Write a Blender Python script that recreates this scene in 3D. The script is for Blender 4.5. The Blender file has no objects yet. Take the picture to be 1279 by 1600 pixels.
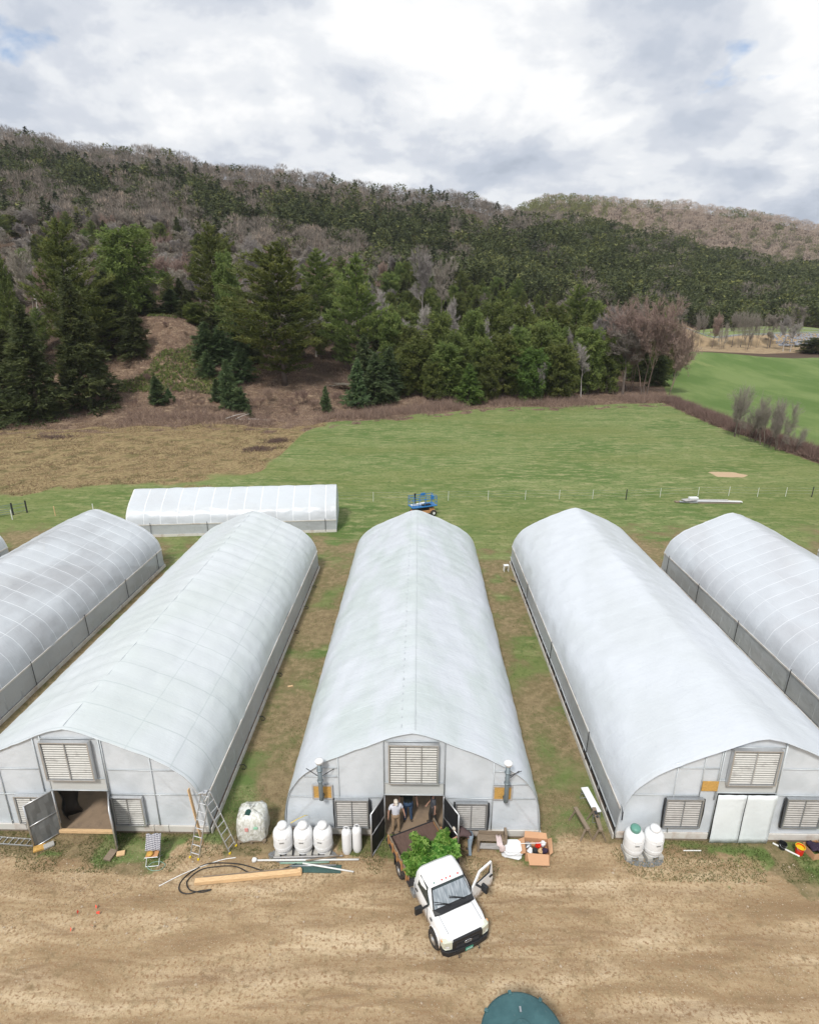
import bpy, math, random
import numpy as np
from mathutils import Vector, Matrix
R = math.radians
sc = bpy.context.scene
# ------------------------------------------------------------------ camera
CAMH = 20.0
FPX = 900.0                       # focal length for a 1279 x 1600 frame
PITCH = math.atan(296/FPX)
PSI = math.atan(15.5*math.cos(PITCH)/FPX)
cd = bpy.data.cameras.new('camera'); cam = bpy.data.objects.new('camera', cd)
sc.collection.objects.link(cam); sc.camera = cam
cam.location = (0, 0, CAMH); cam.rotation_euler = (math.pi/2-PITCH, 0, PSI)
cd.sensor_fit = 'VERTICAL'; cd.sensor_height = 24.0; cd.lens = 24.0*FPX/1600
cd.clip_start = .1; cd.clip_end = 9000
# ------------------------------------------------------------------ world: bright broken overcast over a physical sky
w = bpy.data.worlds.new('World'); sc.world = w; w.use_nodes = True
SUN_EL, SUN_ROT = 52, 200
nt = w.node_tree; N = nt.nodes; L = nt.links; N.clear()
out = N.new('ShaderNodeOutputWorld'); bg = N.new('ShaderNodeBackground'); bg.inputs[1].default_value = .1
sky = N.new('ShaderNodeTexSky'); sky.sky_type = 'NISHITA'; sky.sun_disc = False
sky.sun_elevation = R(SUN_EL); sky.sun_rotation = R(SUN_ROT)
tc = N.new('ShaderNodeTexCoord'); sp = N.new('ShaderNodeSeparateXYZ'); L.new(tc.outputs['Generated'], sp.inputs[0])
def wm(op, a, b=None, clamp=False):
    n = N.new('ShaderNodeMath'); n.operation = op; n.use_clamp = clamp
    for i, v in enumerate((a, b)):
        if v is None: continue
        if isinstance(v, (int, float)): n.inputs[i].default_value = v
        else: L.new(v, n.inputs[i])
    return n.outputs[0]
zc = wm('ADD', wm('MAXIMUM', sp.outputs[2], 0.0), .30)
cx = wm('DIVIDE', sp.outputs[0], zc); cy = wm('DIVIDE', sp.outputs[1], zc)
cb = N.new('ShaderNodeCombineXYZ'); L.new(cx, cb.inputs[0]); L.new(cy, cb.inputs[1])
def wnoise(scale, detail, rough, dist, loc):
    m = N.new('ShaderNodeMapping'); L.new(cb.outputs[0], m.inputs[0]); m.inputs['Location'].default_value = loc
    n = N.new('ShaderNodeTexNoise'); n.inputs['Scale'].default_value = scale; n.inputs['Detail'].default_value = detail
    n.inputs['Roughness'].default_value = rough; n.inputs['Distortion'].default_value = dist
    L.new(m.outputs[0], n.inputs['Vector']); return n.outputs['Fac']
def wramp(f, stops, interp='EASE'):
    r = N.new('ShaderNodeValToRGB'); r.color_ramp.interpolation = interp
    e = r.color_ramp.elements
    while len(e) < len(stops): e.new(.5)
    for k, (p, c) in enumerate(stops): e[k].position = p; e[k].color = (*c, 1)
    L.new(f, r.inputs[0]); return r.outputs[0]
n1 = wnoise(2.4, 12, .57, .12, (3.1, 7.4, 0)); n2 = wnoise(1.1, 6, .5, .1, (1.3, 2.2, 4)); n3 = wnoise(7, 6, .55, .2, (9.4, 1.1, 2))
body = wm('ADD', wm('MULTIPLY', n1, .66), wm('MULTIPLY', n2, .34))
cloud = wramp(body, [(.37, (3.5, 3.9, 4.6)), (.43, (4.3, 4.7, 5.4)), (.475, (5.2, 5.5, 6.05)), (.52, (6.4, 6.6, 6.9)), (.58, (7.7, 7.75, 7.8))])
def gap(dx, dy, dz, r0, r1):
    """a rift in the cloud round one sky direction, ragged by the noise"""
    v = N.new('ShaderNodeVectorMath'); v.operation = 'DISTANCE'; L.new(tc.outputs['Generated'], v.inputs[0]); v.inputs[1].default_value = (dx, dy, dz)
    s_ = wm('ADD', v.outputs['Value'], wm('MULTIPLY', wm('SUBTRACT', n3, .5), .30)); r_ = N.new('ShaderNodeMapRange'); L.new(s_, r_.inputs[0]); r_.inputs[1].default_value = r0; r_.inputs[2].default_value = r1
    return r_.outputs[0]
hole = wm('MULTIPLY', gap(-.478, .816, .330, -.02, .035), gap(.392, .873, .292, -.04, .02))
mx = N.new('ShaderNodeMixRGB'); L.new(hole, mx.inputs[0]); L.new(cloud, mx.inputs[2])
sk = N.new('ShaderNodeMixRGB'); sk.blend_type = 'MULTIPLY'; sk.inputs[0].default_value = 1; sk.inputs[2].default_value = (1.3, 1.3, 1.3, 1)
L.new(sky.outputs[0], sk.inputs[1]); L.new(sk.outputs[0], mx.inputs[1])
L.new(mx.outputs[0], bg.inputs[0]); L.new(bg.outputs[0], out.inputs[0])
# ------------------------------------------------------------------ sun (thin cloud: soft)
sl = bpy.data.lights.new('sun', 'SUN'); sl.energy = 2.4; sl.angle = R(9); sl.color = (1, .96, .9)
so = bpy.data.objects.new('sun', sl); sc.collection.objects.link(so)
_a = R(SUN_ROT); _d = Vector((math.sin(_a)*math.cos(R(SUN_EL)), math.cos(_a)*math.cos(R(SUN_EL)), math.sin(R(SUN_EL))))
so.rotation_euler = _d.to_track_quat('Z', 'Y').to_euler(); so.location = (0, 0, 60)
sc.view_settings.view_transform = 'Standard'; sc.view_settings.look = 'None'
sc.view_settings.exposure = .42; sc.view_settings.gamma = 1
sc.cycles.max_bounces = 8; sc.cycles.transparent_max_bounces = 12; sc.cycles.diffuse_bounces = 3; sc.cycles.glossy_bounces = 2
sc.cycles.caustics_reflective = False; sc.cycles.caustics_refractive = False
sc.cycles.use_denoising = True
# ------------------------------------------------------------------ helpers
col = sc.collection
_fw = Vector((-math.sin(PSI)*math.cos(PITCH), math.cos(PSI)*math.cos(PITCH), -math.sin(PITCH)))
_rt = Vector((math.cos(PSI), math.sin(PSI), 0)); _up = _rt.cross(_fw)
def survey(px, py, z=None, y=None):
    """where the sight line of a surveyed bearing meets height z or distance y (metres)"""
    d = _fw + _rt*((px-639.5)/FPX) - _up*((py-800)/FPX)
    t = (z-CAMH)/d.z if y is None else y/d.y
    return Vector((d.x*t, d.y*t, CAMH+d.z*t))
def tag(o, label=None, cat=None, group=None, kind=None):
    if label: o['label'] = label
    if cat: o['category'] = cat
    if group: o['group'] = group
    if kind: o['kind'] = kind
    return o
def empty(name, loc, rz=0, label=None, cat=None, group=None):
    o = bpy.data.objects.new(name, None); col.objects.link(o); o.empty_display_size = .2
    o.location = loc; o.rotation_euler = (0, 0, rz)
    return tag(o, label, cat, group)
KIDS = {}
def link(o, parent=None):
    col.objects.link(o)
    if parent is not None: o.parent = parent; KIDS.setdefault(parent.name, []).append(o)
    return o
def copy_tree(o, parent=None):
    c = o.copy(); link(c, parent)
    for ch in KIDS.get(o.name, []): copy_tree(ch, c)
    return c
class MB:
    def __init__(s): s.v = []; s.f = []; s.m = []; s.mi = 0
    def add(s, vs, fs):
        b = len(s.v); s.v += [tuple(p) for p in vs]; s.f += [tuple(b+i for i in f) for f in fs]; s.m += [s.mi]*len(fs); return s
    def box(s, c, d, rz=0, M=None):
        hx, hy, hz = d[0]/2, d[1]/2, d[2]/2
        M = M or Matrix.Rotation(rz, 3, 'Z')
        vs = [Vector(c)+M@Vector((x*hx, y*hy, z*hz)) for x in (-1, 1) for y in (-1, 1) for z in (-1, 1)]
        return s.add(vs, [(0, 1, 3, 2), (4, 6, 7, 5), (0, 4, 5, 1), (2, 3, 7, 6), (0, 2, 6, 4), (1, 5, 7, 3)])
    def bar(s, a, b, w, h=None, upv=(0, 0, 1)):
        a, b = Vector(a), Vector(b); d = b-a; L_ = d.length; d = d/L_
        u = Vector(upv)
        if abs(d.dot(u)) > .98: u = Vector((1, 0, 0))
        x = u.cross(d).normalized(); z = d.cross(x)
        M = Matrix((d, x, z)).transposed()
        return s.box((a+b)/2, (L_, w, h or w), M=M)
    def tube(s, pts, r, n=8, closed=False):
        pts = [Vector(p) for p in pts]; k = len(pts); vs = []; fs = []
        rr = r if isinstance(r, (list, tuple)) else [r]*k
        prev = None
        for i, p in enumerate(pts):
            if closed: t = pts[(i+1) % k]-pts[i-1]
            else: t = pts[min(i+1, k-1)]-pts[max(i-1, 0)]
            t.normalize()
            if prev is None: prev = t.orthogonal().normalized()
            x = (prev-t*prev.dot(t)).normalized(); prev = x; y = t.cross(x)
            for j in range(n):
                a = 2*math.pi*j/n; vs.append(p+(x*math.cos(a)+y*math.sin(a))*rr[i])
        for i in range(k if closed else k-1):
            for j in range(n):
                i2 = (i+1) % k
                fs.append((i*n+j, i*n+(j+1) % n, i2*n+(j+1) % n, i2*n+j))
        if not closed: fs += [tuple(range(n))[::-1], tuple((k-1)*n+j for j in range(n))]
        return s.add(vs, fs)
    def lathe(s, prof, c=(0, 0, 0), n=24, M=None):
        vs = []; fs = []; k = len(prof); c = Vector(c)
        for r, z in prof:
            for j in range(n):
                a = 2*math.pi*j/n; p = Vector((r*math.cos(a), r*math.sin(a), z)); vs.append(c+(M@p if M else p))
        for i in range(k-1):
            for j in range(n): fs.append((i*n+j, i*n+(j+1) % n, (i+1)*n+(j+1) % n, (i+1)*n+j))
        fs += [tuple(range(n))[::-1], tuple((k-1)*n+j for j in range(n))]
        return s.add(vs, fs)
    def prism(s, a, b):
        """loft between two equal polygons"""
        k = len(a); fs = [tuple(range(k))[::-1], tuple(range(k, 2*k))]
        fs += [(i, (i+1) % k, k+(i+1) % k, k+i) for i in range(k)]
        return s.add(list(a)+list(b), fs)
    def grid(s, rows):
        n = len(rows[0]); vs = [p for r in rows for p in r]
        fs = [(i*n+j, i*n+j+1, (i+1)*n+j+1, (i+1)*n+j) for i in range(len(rows)-1) for j in range(n-1)]
        return s.add(vs, fs)
    def build(s, name, mat, parent=None, smooth=False, bevel=0, solid=0, sub=0):
        me = bpy.data.meshes.new(name); me.from_pydata(s.v, [], s.f)
        for m in (mat if isinstance(mat, (list, tuple)) else [mat]): me.materials.append(m)
        if any(s.m): me.polygons.foreach_set('material_index', s.m)
        if smooth: me.polygons.foreach_set('use_smooth', [True]*len(me.polygons))
        me.update()
        o = bpy.data.objects.new(name, me); link(o, parent)
        if solid: md = o.modifiers.new('solid', 'SOLIDIFY'); md.thickness = solid; md.offset = 0
        if sub: md = o.modifiers.new('sub', 'SUBSURF'); md.levels = sub; md.render_levels = sub
        if bevel: md = o.modifiers.new('bevel', 'BEVEL'); md.width = bevel; md.segments = 2; md.limit_method = 'ANGLE'
        return o
def nmesh(name, V, T, mats, attrs=None, mi=None, smooth=False):
    """mesh from numpy arrays of vertices and triangles or quads"""
    me = bpy.data.meshes.new(name); k = T.shape[1]
    me.vertices.add(len(V)); me.vertices.foreach_set('co', np.ascontiguousarray(V, dtype=np.float32).ravel())
    me.loops.add(T.size); me.loops.foreach_set('vertex_index', np.ascontiguousarray(T, dtype=np.int32).ravel())
    me.polygons.add(len(T)); me.polygons.foreach_set('loop_start', np.arange(0, T.size, k, dtype=np.int32))
    me.polygons.foreach_set('loop_total', np.full(len(T), k, dtype=np.int32))
    if mi is not None: me.polygons.foreach_set('material_index', mi.astype(np.int32))
    if smooth: me.polygons.foreach_set('use_smooth', np.ones(len(T), dtype=bool))
    for m in mats: me.materials.append(m)
    for nm, a in (attrs or {}).items():
        at = me.attributes.new(nm, 'FLOAT', 'POINT'); at.data.foreach_set('value', np.ascontiguousarray(a, dtype=np.float32))
    me.update(calc_edges=True); return me
# ------------------------------------------------------------------ materials
class NB:
    def __init__(s, name):
        s.m = bpy.data.materials.new(name); s.m.use_nodes = True; s.t = s.m.node_tree; s.t.nodes.clear()
        s.out = s.n('ShaderNodeOutputMaterial')
    def n(s, t, **kw):
        x = s.t.nodes.new(t)
        for k, v in kw.items(): setattr(x, k, v)
        return x
    def l(s, a, b): s.t.links.new(a, b)
    def setv(s, inp, v):
        if isinstance(v, bpy.types.NodeSocket): s.l(v, inp)
        elif isinstance(v, tuple) and len(v) == 3 and inp.type == 'RGBA': inp.default_value = (*v, 1)
        else: inp.default_value = v
    def math(s, op, a, b=0.0, clamp=False):
        x = s.n('ShaderNodeMath', operation=op, use_clamp=clamp); s.setv(x.inputs[0], a); s.setv(x.inputs[1], b); return x.outputs[0]
    def mix(s, f, a, b, mode='MIX'):
        x = s.n('ShaderNodeMixRGB', blend_type=mode); s.setv(x.inputs[0], f); s.setv(x.inputs[1], a); s.setv(x.inputs[2], b); return x.outputs[0]
    def coord(s, scale=(1, 1, 1), rot=(0, 0, 0), kind='Object', loc=(0, 0, 0)):
        t = s.n('ShaderNodeTexCoord'); m = s.n('ShaderNodeMapping'); s.l(t.outputs[kind], m.inputs[0])
        m.inputs['Scale'].default_value = scale; m.inputs['Rotation'].default_value = rot; m.inputs['Location'].default_value = loc
        return m.outputs[0]
    def noise(s, scale, detail=4, rough=.5, vec=None, dist=0):
        x = s.n('ShaderNodeTexNoise'); x.inputs['Scale'].default_value = scale; x.inputs['Detail'].default_value = detail
        x.inputs['Roughness'].default_value = rough; x.inputs['Distortion'].default_value = dist
        s.l(vec if vec is not None else s.coord(), x.inputs['Vector']); return x.outputs['Fac']
    def rng(s, v, a, b, c=0.0, d=1.0):
        x = s.n('ShaderNodeMapRange'); x.clamp = True; s.setv(x.inputs[0], v)
        for i, q in enumerate((a, b, c, d)): x.inputs[i+1].default_value = q
        return x.outputs[0]
    def attr(s, nm):
        x = s.n('ShaderNodeAttribute'); x.attribute_name = nm; return x.outputs['Fac']
    def ramp(s, f, stops):
        x = s.n('ShaderNodeValToRGB'); e = x.color_ramp.elements
        while len(e) < len(stops): e.new(.5)
        for k, (p, c) in enumerate(stops): e[k].position = p; e[k].color = (*c, 1)
        s.l(f, x.inputs[0]); return x.outputs[0]
    def bump(s, h, strength=.3, dist=.02, prev=None):
        x = s.n('ShaderNodeBump'); x.inputs['Strength'].default_value = strength; x.inputs['Distance'].default_value = dist
        s.l(h, x.inputs['Height'])
        if prev is not None: s.l(prev, x.inputs['Normal'])
        return x.outputs[0]
    def bsdf(s, color, rough=.6, metal=0.0, normal=None, spec=.4, **kw):
        x = s.n('ShaderNodeBsdfPrincipled'); s.setv(x.inputs['Base Color'], color); s.setv(x.inputs['Roughness'], rough)
        s.setv(x.inputs['Metallic'], metal); x.inputs['Specular IOR Level'].default_value = spec
        for k, v in kw.items(): s.setv(x.inputs[k], v)
        if normal is not None: s.l(normal, x.inputs['Normal'])
        return x.outputs[0]
    def mixs(s, f, a, b):
        x = s.n('ShaderNodeMixShader'); s.setv(x.inputs[0], f); s.l(a, x.inputs[1]); s.l(b, x.inputs[2]); return x.outputs[0]
    def done(s, sh): s.l(sh, s.out.inputs[0]); return s.m
def cm(c, k): return tuple(min(1, x*k) for x in c)
def simple(name, c, rough=.6, metal=0.0, var=.18, scale=6, bump=.15, spec=.4, dirt=None, **kw):
    b = NB(name); n = b.noise(scale, 6, .6)
    cc = b.mix(n, cm(c, 1-var), cm(c, 1+var))
    if dirt: cc = b.mix(b.rng(b.noise(scale*.5, 5, .65, b.coord(loc=(5, 3, 1))), .5, .75), cc, dirt)
    return b.done(b.bsdf(cc, rough, metal, b.bump(b.noise(scale*6, 3), bump, .01), spec, **kw))
def wood(name, c, scale=(1, 14, 14), rot=(0, 0, 0)):
    b = NB(name); n = b.noise(4, 6, .65, b.coord(scale, rot), .6)
    cc = b.ramp(n, [(.3, cm(c, .65)), (.5, c), (.7, cm(c, 1.25))])
    return b.done(b.bsdf(cc, .75, 0, b.bump(n, .3, .01), .2))
M = {}
M['white_paint'] = simple('white_paint', (.74, .75, .76), .3, var=.03, scale=2, bump=.02, spec=.5, **{'Coat Weight': .3})
def truck_paint():
    b = NB('truck_white_paint'); P = b.coord(); s = b.n('ShaderNodeSeparateXYZ'); b.l(P, s.inputs[0])
    mud = b.rng(b.math('ADD', b.math('MULTIPLY', b.noise(7, 7, .7), 1.1), b.math('MULTIPLY', s.outputs[2], -.95)), -.25, .02)
    dust = b.math('MULTIPLY', b.rng(b.noise(3, 6, .65, b.coord((1, 2.5, 1))), .45, .75), .35)
    c = b.mix(dust, (.80, .81, .82), (.62, .59, .53)); c = b.mix(b.math('MULTIPLY', mud, .85), c, (.36, .26, .17))
    return b.done(b.bsdf(c, b.math('ADD', .22, b.math('MULTIPLY', b.math('ADD', mud, dust), .4)), 0, None, .5, **{'Coat Weight': .3}))
M['truck_white'] = truck_paint()
M['tank_white'] = simple('tank_white_enamel', (.78, .79, .80), .35, var=.03, scale=3, bump=.03, dirt=(.66, .65, .62))
M['white_plastic'] = simple('white_plastic', (.76, .78, .80), .45, var=.04, scale=4, bump=.3)
M['pvc'] = simple('white_pipe_plastic', (.75, .75, .73), .4, var=.05)
M['black'] = simple('black_plastic', (.018, .019, .021), .45, var=.3, bump=.05)
M['rubber'] = simple('tyre_rubber', (.03, .029, .028), .85, var=.3, scale=20, dirt=(.12, .09, .06))
M['galv'] = simple('galvanised_steel', (.42, .44, .46), .42, .7, var=.15, scale=12)
M['galv_dark'] = simple('weathered_flue_steel', (.20, .24, .26), .5, .5, var=.15, scale=12)
M['alu'] = simple('aluminium', (.62, .63, .64), .35, .75, var=.1, scale=12)
M['chrome'] = simple('bright_metal', (.7, .71, .73), .2, .9, var=.05)
M['dark_metal'] = simple('dark_steel', (.05, .05, .055), .55, .4, var=.3)
M['concrete'] = simple('concrete_block', (.42, .41, .38), .9, var=.15, scale=8, bump=.4)
M['board_white'] = simple('whitewashed_board', (.62, .60, .56), .7, var=.1, scale=3, dirt=(.42, .33, .27))
M['old_wood'] = wood('weathered_wood', (.24, .19, .14)); M['new_wood'] = wood('fresh_pine_wood', (.66, .45, .25))
M['stake_wood'] = wood('stained_stake_wood', (.42, .22, .10)); M['deck_wood'] = wood('truck_deck_planks', (.13, .085, .07), (1, 9, 9))
M['plywood'] = wood('orange_plywood', (.55, .33, .10), (3, 3, 10)); M['grey_wood'] = wood('grey_boards', (.42, .41, .40))
M['cardboard'] = simple('cardboard', (.52, .30, .17), .85, var=.1, scale=3)
M['stain'] = None
M['blue'] = simple('lift_blue_paint', (.03, .17, .42), .4, var=.1)
M['orange_paint'] = simple('tan_chassis_paint', (.50, .26, .12), .6, var=.15)
M['red'] = simple('red_plastic', (.65, .03, .015), .4, var=.06); M['yellow'] = simple('yellow_plastic', (.75, .55, .02), .4, var=.06)
M['flag'] = simple('orange_red_marker', (.85, .10, .06), .6, var=.05)
M['green_lid'] = simple('green_cap_paint', (.12, .30, .24), .4, var=.1)
M['purple'] = simple('dark_purple_cloth', (.035, .02, .045), .8); M['pink_cloth'] = simple('pale_pink_cloth', (.66, .55, .54), .9, var=.06, bump=.5)
M['hose'] = simple('black_hose_rubber', (.022, .022, .022), .6); M['hose_green'] = simple('pale_green_hose', (.25, .38, .30), .6)
M['pot'] = simple('black_nursery_pot', (.02, .02, .02), .6)
M['soil'] = simple('potting_soil', (.04, .028, .02), .95, bump=.8)
M['gravel'] = simple('grey_gravel', (.22, .23, .24), .95, var=.5, scale=40, bump=1)
def louver_mat(nm, c, stain):
    b = NB(nm); v = b.coord((1, 1, 1.2))
    n = b.math('MULTIPLY', b.rng(b.noise(2.6, 5, .6, v), .52, .70), .6)
    cc = b.mix(n, b.mix(b.noise(9), cm(c, .85), cm(c, 1.1)), stain)
    return b.done(b.bsdf(cc, .45, .1))
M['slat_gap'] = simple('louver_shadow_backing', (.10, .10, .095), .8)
M['louver'] = louver_mat('louver_cream_metal', (.66, .66, .63), (.36, .35, .33))
M['louver_dark'] = louver_mat('shutter_grey_metal', (.56, .55, .53), (.38, .36, .34))
def tank_glass():
    b = NB('vehicle_glass'); n = b.noise(2.5, 3, .5, b.coord((1, 6, 1)))  # pale and darker grey streaks painted in as cloud reflections
    return b.done(b.bsdf(b.mix(b.rng(n, .4, .6), (.30, .34, .36), (.50, .54, .56)), .10, .55, None, .8))
M['glass'] = tank_glass(); M['glass_dark'] = simple('dark_window_glass', (.03, .045, .045), .08, .1, var=.1, bump=0, spec=.7)
# polythene films: thin, part diffusing, part clear
def film(name, c, clear, rough=.32, wr=.5, patch=(1.0, .35), diag=0.0, thru=.13, patchcol=None, fold=3.0, gap=1.22, line=None, lw=.05, purl=1.0, pk=.8):
    b = NB(name); P = b.coord()
    w1 = b.noise(2.2, 5, .6, b.coord((.6, fold, .6), (0, 0, diag)), .8)        # folds that run round the hoops
    w2 = b.noise(.9, 4, .55, b.coord((1, .6, 1)))
    w3 = b.noise(9, 3, .5, b.coord((.5, 1.4, .5), (.2, .1, diag*1.6)), .4)
    s0 = b.n('ShaderNodeSeparateXYZ'); b.l(P, s0.inputs[0]); eav = b.rng(b.math('ABSOLUTE', s0.outputs[0]), 2.6, 4.8, .12, 1.3)
    w4 = b.noise(5.5, 4, .6, b.coord((.35, 3.2, .5), (0, 0, diag*1.5+.3)), .6)
    w1 = b.math('ADD', w1, b.math('MULTIPLY', w4, b.math('MULTIPLY', eav, .5)))
    h = b.math('ADD', b.math('ADD', b.math('MULTIPLY', w1, .45), b.math('MULTIPLY', w2, 1.3)), b.math('MULTIPLY', w3, .12))
    nrm = b.bump(h, wr, .14)
    pt = b.rng(b.noise(patch[1], 4, .5, b.coord((1, .5, 1), loc=(3, 8, 1))), .42, .62)
    cc = b.mix(b.math('MULTIPLY', pt, pk), c, patchcol or cm(c, .9))
    # dust and algae specks gathered in streaks
    st = b.rng(b.noise(14, 5, .7, b.coord((.5, 4, .5))), .60, .78)
    cc = b.mix(b.math('MULTIPLY', st, .35), cc, (.46, .48, .46))
    ln = 0.0
    if line:           # where the sheet lies on a hoop or a purlin
        s3 = b.n('ShaderNodeSeparateXYZ'); b.l(P, s3.inputs[0])
        fr_ = b.math('PINGPONG', b.math('ADD', s3.outputs[1], -.06), gap/2); l1 = b.rng(fr_, lw*.5, lw, 1, 0)
        ax = b.math('ABSOLUTE', s3.outputs[0]); l2 = b.rng(b.math('ABSOLUTE', b.math('SUBTRACT', ax, 2.3)), lw*.4, lw*.9, .7, 0); l3 = b.rng(b.math('ABSOLUTE', b.math('SUBTRACT', ax, 3.95)), lw*.4, lw*.9, .7, 0)
        ln = b.math('MULTIPLY', b.math('MAXIMUM', l1, b.math('MULTIPLY', b.math('MAXIMUM', l2, l3), purl)), b.rng(w2, .25, .6, .45, 1))
        cc = b.mix(b.math('MULTIPLY', ln, .6), cc, line)
    d = b.bsdf(cc, rough, 0, nrm, .45)
    tr = b.n('ShaderNodeBsdfTranslucent'); b.setv(tr.inputs[0], cc); b.l(nrm, tr.inputs[1])
    tp = b.n('ShaderNodeBsdfTransparent'); tp.inputs[0].default_value = (.92, .94, .95, 1)
    s1 = b.mixs(thru, d, tr.outputs[0])
    cl = b.math('ADD', clear*.6, b.math('MULTIPLY', b.math('ADD', pt, w2), clear*.45))
    if line: cl = b.math('MULTIPLY', cl, b.math('SUBTRACT', 1.0, ln))
    return b.done(b.mixs(cl, s1, tp.outputs[0]))
FC = (.70, .74, .79)
M['film_a'] = film('greenhouse_film_clearish', (.73, .77, .81), .27, wr=.3, patchcol=(.65, .67, .70), line=(.83, .86, .88), lw=.028, purl=.7)
M['film_h'] = film('cross_house_film', (.69, .735, .78), .16, wr=.25, patchcol=(.70, .73, .77), line=(.86, .87, .89), gap=1.6, lw=.06, purl=0.0)
M['film_b'] = film('greenhouse_film_milky', (.725, .77, .795), .09, wr=.25, patchcol=(.71, .77, .765), line=(.40, .46, .46), gap=1.5, lw=.036)
M['film_e'] = film('greenhouse_film_hazy', FC, .16, wr=.3, patchcol=(.69, .71, .75), line=(.82, .84, .87), gap=1.22, lw=.03, purl=.5)
M['film_c'] = film('greenhouse_film_wrinkled', (.69, .73, .78), .08, wr=.42, diag=.5, patchcol=(.60, .675, .66), fold=2.6, patch=(1, .5), pk=.75, line=(.62, .68, .70), gap=2.44, lw=.03, purl=0.0)
M['film_d'] = film('greenhouse_film_taut', FC, .05, wr=.32, diag=-.4, fold=2.4, patchcol=(.66, .70, .73), line=(.66, .71, .74), gap=1.83, lw=.03, purl=0.0)
M['film_end'] = film('end_wall_film', (.84, .885, .93), .07, wr=.3, fold=.7, thru=.30, patchcol=(.74, .79, .83), patch=(1, .9))
M['film_side'] = film('side_curtain_film', (.60, .63, .65), .24, wr=.5, fold=1.2)
M['film_door'] = film('white_door_sheet', (.86, .92, .94), .02, wr=.3, fold=1.0)
M['rib'] = simple('hoop_steel', (.50, .53, .55), .5, .3); M['frame_grey'] = simple('end_frame_tube', (.56, .60, .62), .5, .3)
def mesh_mat(nm, c, alpha):
    b = NB(nm); tp = b.n('ShaderNodeBsdfTransparent')
    return b.done(b.mixs(alpha, tp.outputs[0], b.bsdf(b.mix(b.noise(3), cm(c, .8), cm(c, 1.2)), .6)))
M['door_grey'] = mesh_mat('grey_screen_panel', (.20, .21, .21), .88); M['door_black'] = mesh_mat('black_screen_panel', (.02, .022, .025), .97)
M['floor_in'] = simple('ground_cover_fabric', (.10, .085, .07), .9, var=.35, scale=2, dirt=(.17, .12, .08))
M['floor_tan'] = simple('bare_earth_floor', (.26, .19, .13), .95, var=.25, scale=3, dirt=(.16, .12, .09))
M['skin'] = simple('skin', (.50, .29, .21), .55, var=.06, bump=.02)
M['cloth_white'] = simple('white_tee_cotton', (.68, .69, .75), .9, var=.05, bump=.4); M['khaki'] = simple('khaki_cotton', (.36, .25, .16), .9, bump=.4)
M['cloth_black'] = simple('black_tee_cotton', (.018, .026, .025), .9, bump=.4); M['jeans'] = simple('blue_denim', (.045, .085, .16), .9, bump=.4)
M['cloth_grey'] = simple('charcoal_tee_cotton', (.075, .08, .095), .9, bump=.4); M['dark_trouser'] = simple('dark_trouser_cloth', (.045, .042, .04), .9, bump=.4)
M['brown_cloth'] = simple('brown_work_shirt', (.10, .065, .065), .9, bump=.4); M['light_jeans'] = simple('faded_denim', (.28, .36, .44), .9, bump=.4)
M['cap_cream'] = simple('cream_cap_cloth', (.66, .60, .52), .9); M['boot'] = simple('boot_leather', (.06, .045, .035), .7)
M['hair'] = simple('brown_hair', (.07, .04, .025), .7)
def plaid():
    b = NB('plaid_shirt_cloth'); v = b.coord()
    w_ = b.n('ShaderNodeTexWave', bands_direction='X'); w_.inputs['Scale'].default_value = 5.5; b.l(v, w_.inputs[0])
    h_ = b.n('ShaderNodeTexWave', bands_direction='Z'); h_.inputs['Scale'].default_value = 5.5; b.l(v, h_.inputs[0])
    f = b.math('MULTIPLY', b.rng(w_.outputs['Fac'], .45, .55, .35, 1), b.rng(h_.outputs['Fac'], .45, .55, .35, 1))
    return b.done(b.bsdf(b.mix(f, (.035, .035, .07), (.62, .62, .64)), .9))
M['plaid'] = plaid()
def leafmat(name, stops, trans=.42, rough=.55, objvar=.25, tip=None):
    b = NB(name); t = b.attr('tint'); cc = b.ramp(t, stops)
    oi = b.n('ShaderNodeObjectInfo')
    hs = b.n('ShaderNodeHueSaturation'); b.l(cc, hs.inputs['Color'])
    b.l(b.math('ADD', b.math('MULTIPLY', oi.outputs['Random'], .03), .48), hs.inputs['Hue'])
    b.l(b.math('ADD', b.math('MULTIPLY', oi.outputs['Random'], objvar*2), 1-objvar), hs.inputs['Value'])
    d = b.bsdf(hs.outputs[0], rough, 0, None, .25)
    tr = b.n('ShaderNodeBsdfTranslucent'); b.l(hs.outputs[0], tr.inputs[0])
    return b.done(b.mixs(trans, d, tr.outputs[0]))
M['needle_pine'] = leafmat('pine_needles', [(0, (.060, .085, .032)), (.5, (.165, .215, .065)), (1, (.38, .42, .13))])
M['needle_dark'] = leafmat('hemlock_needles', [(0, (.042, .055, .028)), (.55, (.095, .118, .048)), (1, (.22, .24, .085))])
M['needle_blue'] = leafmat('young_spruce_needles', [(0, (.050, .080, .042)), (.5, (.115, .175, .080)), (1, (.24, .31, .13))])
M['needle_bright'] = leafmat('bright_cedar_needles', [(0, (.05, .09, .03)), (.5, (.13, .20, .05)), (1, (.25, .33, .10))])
M['twig'] = leafmat('bare_twigs', [(0, (.16, .140, .115)), (.5, (.28, .25, .21)), (1, (.44, .40, .35))], .1, .9)
M['twig_red'] = leafmat('budding_red_twigs', [(0, (.18, .13, .105)), (.5, (.30, .22, .185)), (1, (.42, .32, .27))], .1, .9)
M['twig_pale'] = leafmat('pale_poplar_twigs', [(0, (.20, .18, .16)), (.5, (.34, .31, .29)), (1, (.5, .47, .44))], .1, .9)
M['far_bare'] = leafmat('far_bare_wood', [(0, (.12, .110, .092)), (.45, (.245, .222, .185)), (.8, (.38, .33, .27)), (1, (.64, .53, .41))], .1, .9)
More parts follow.
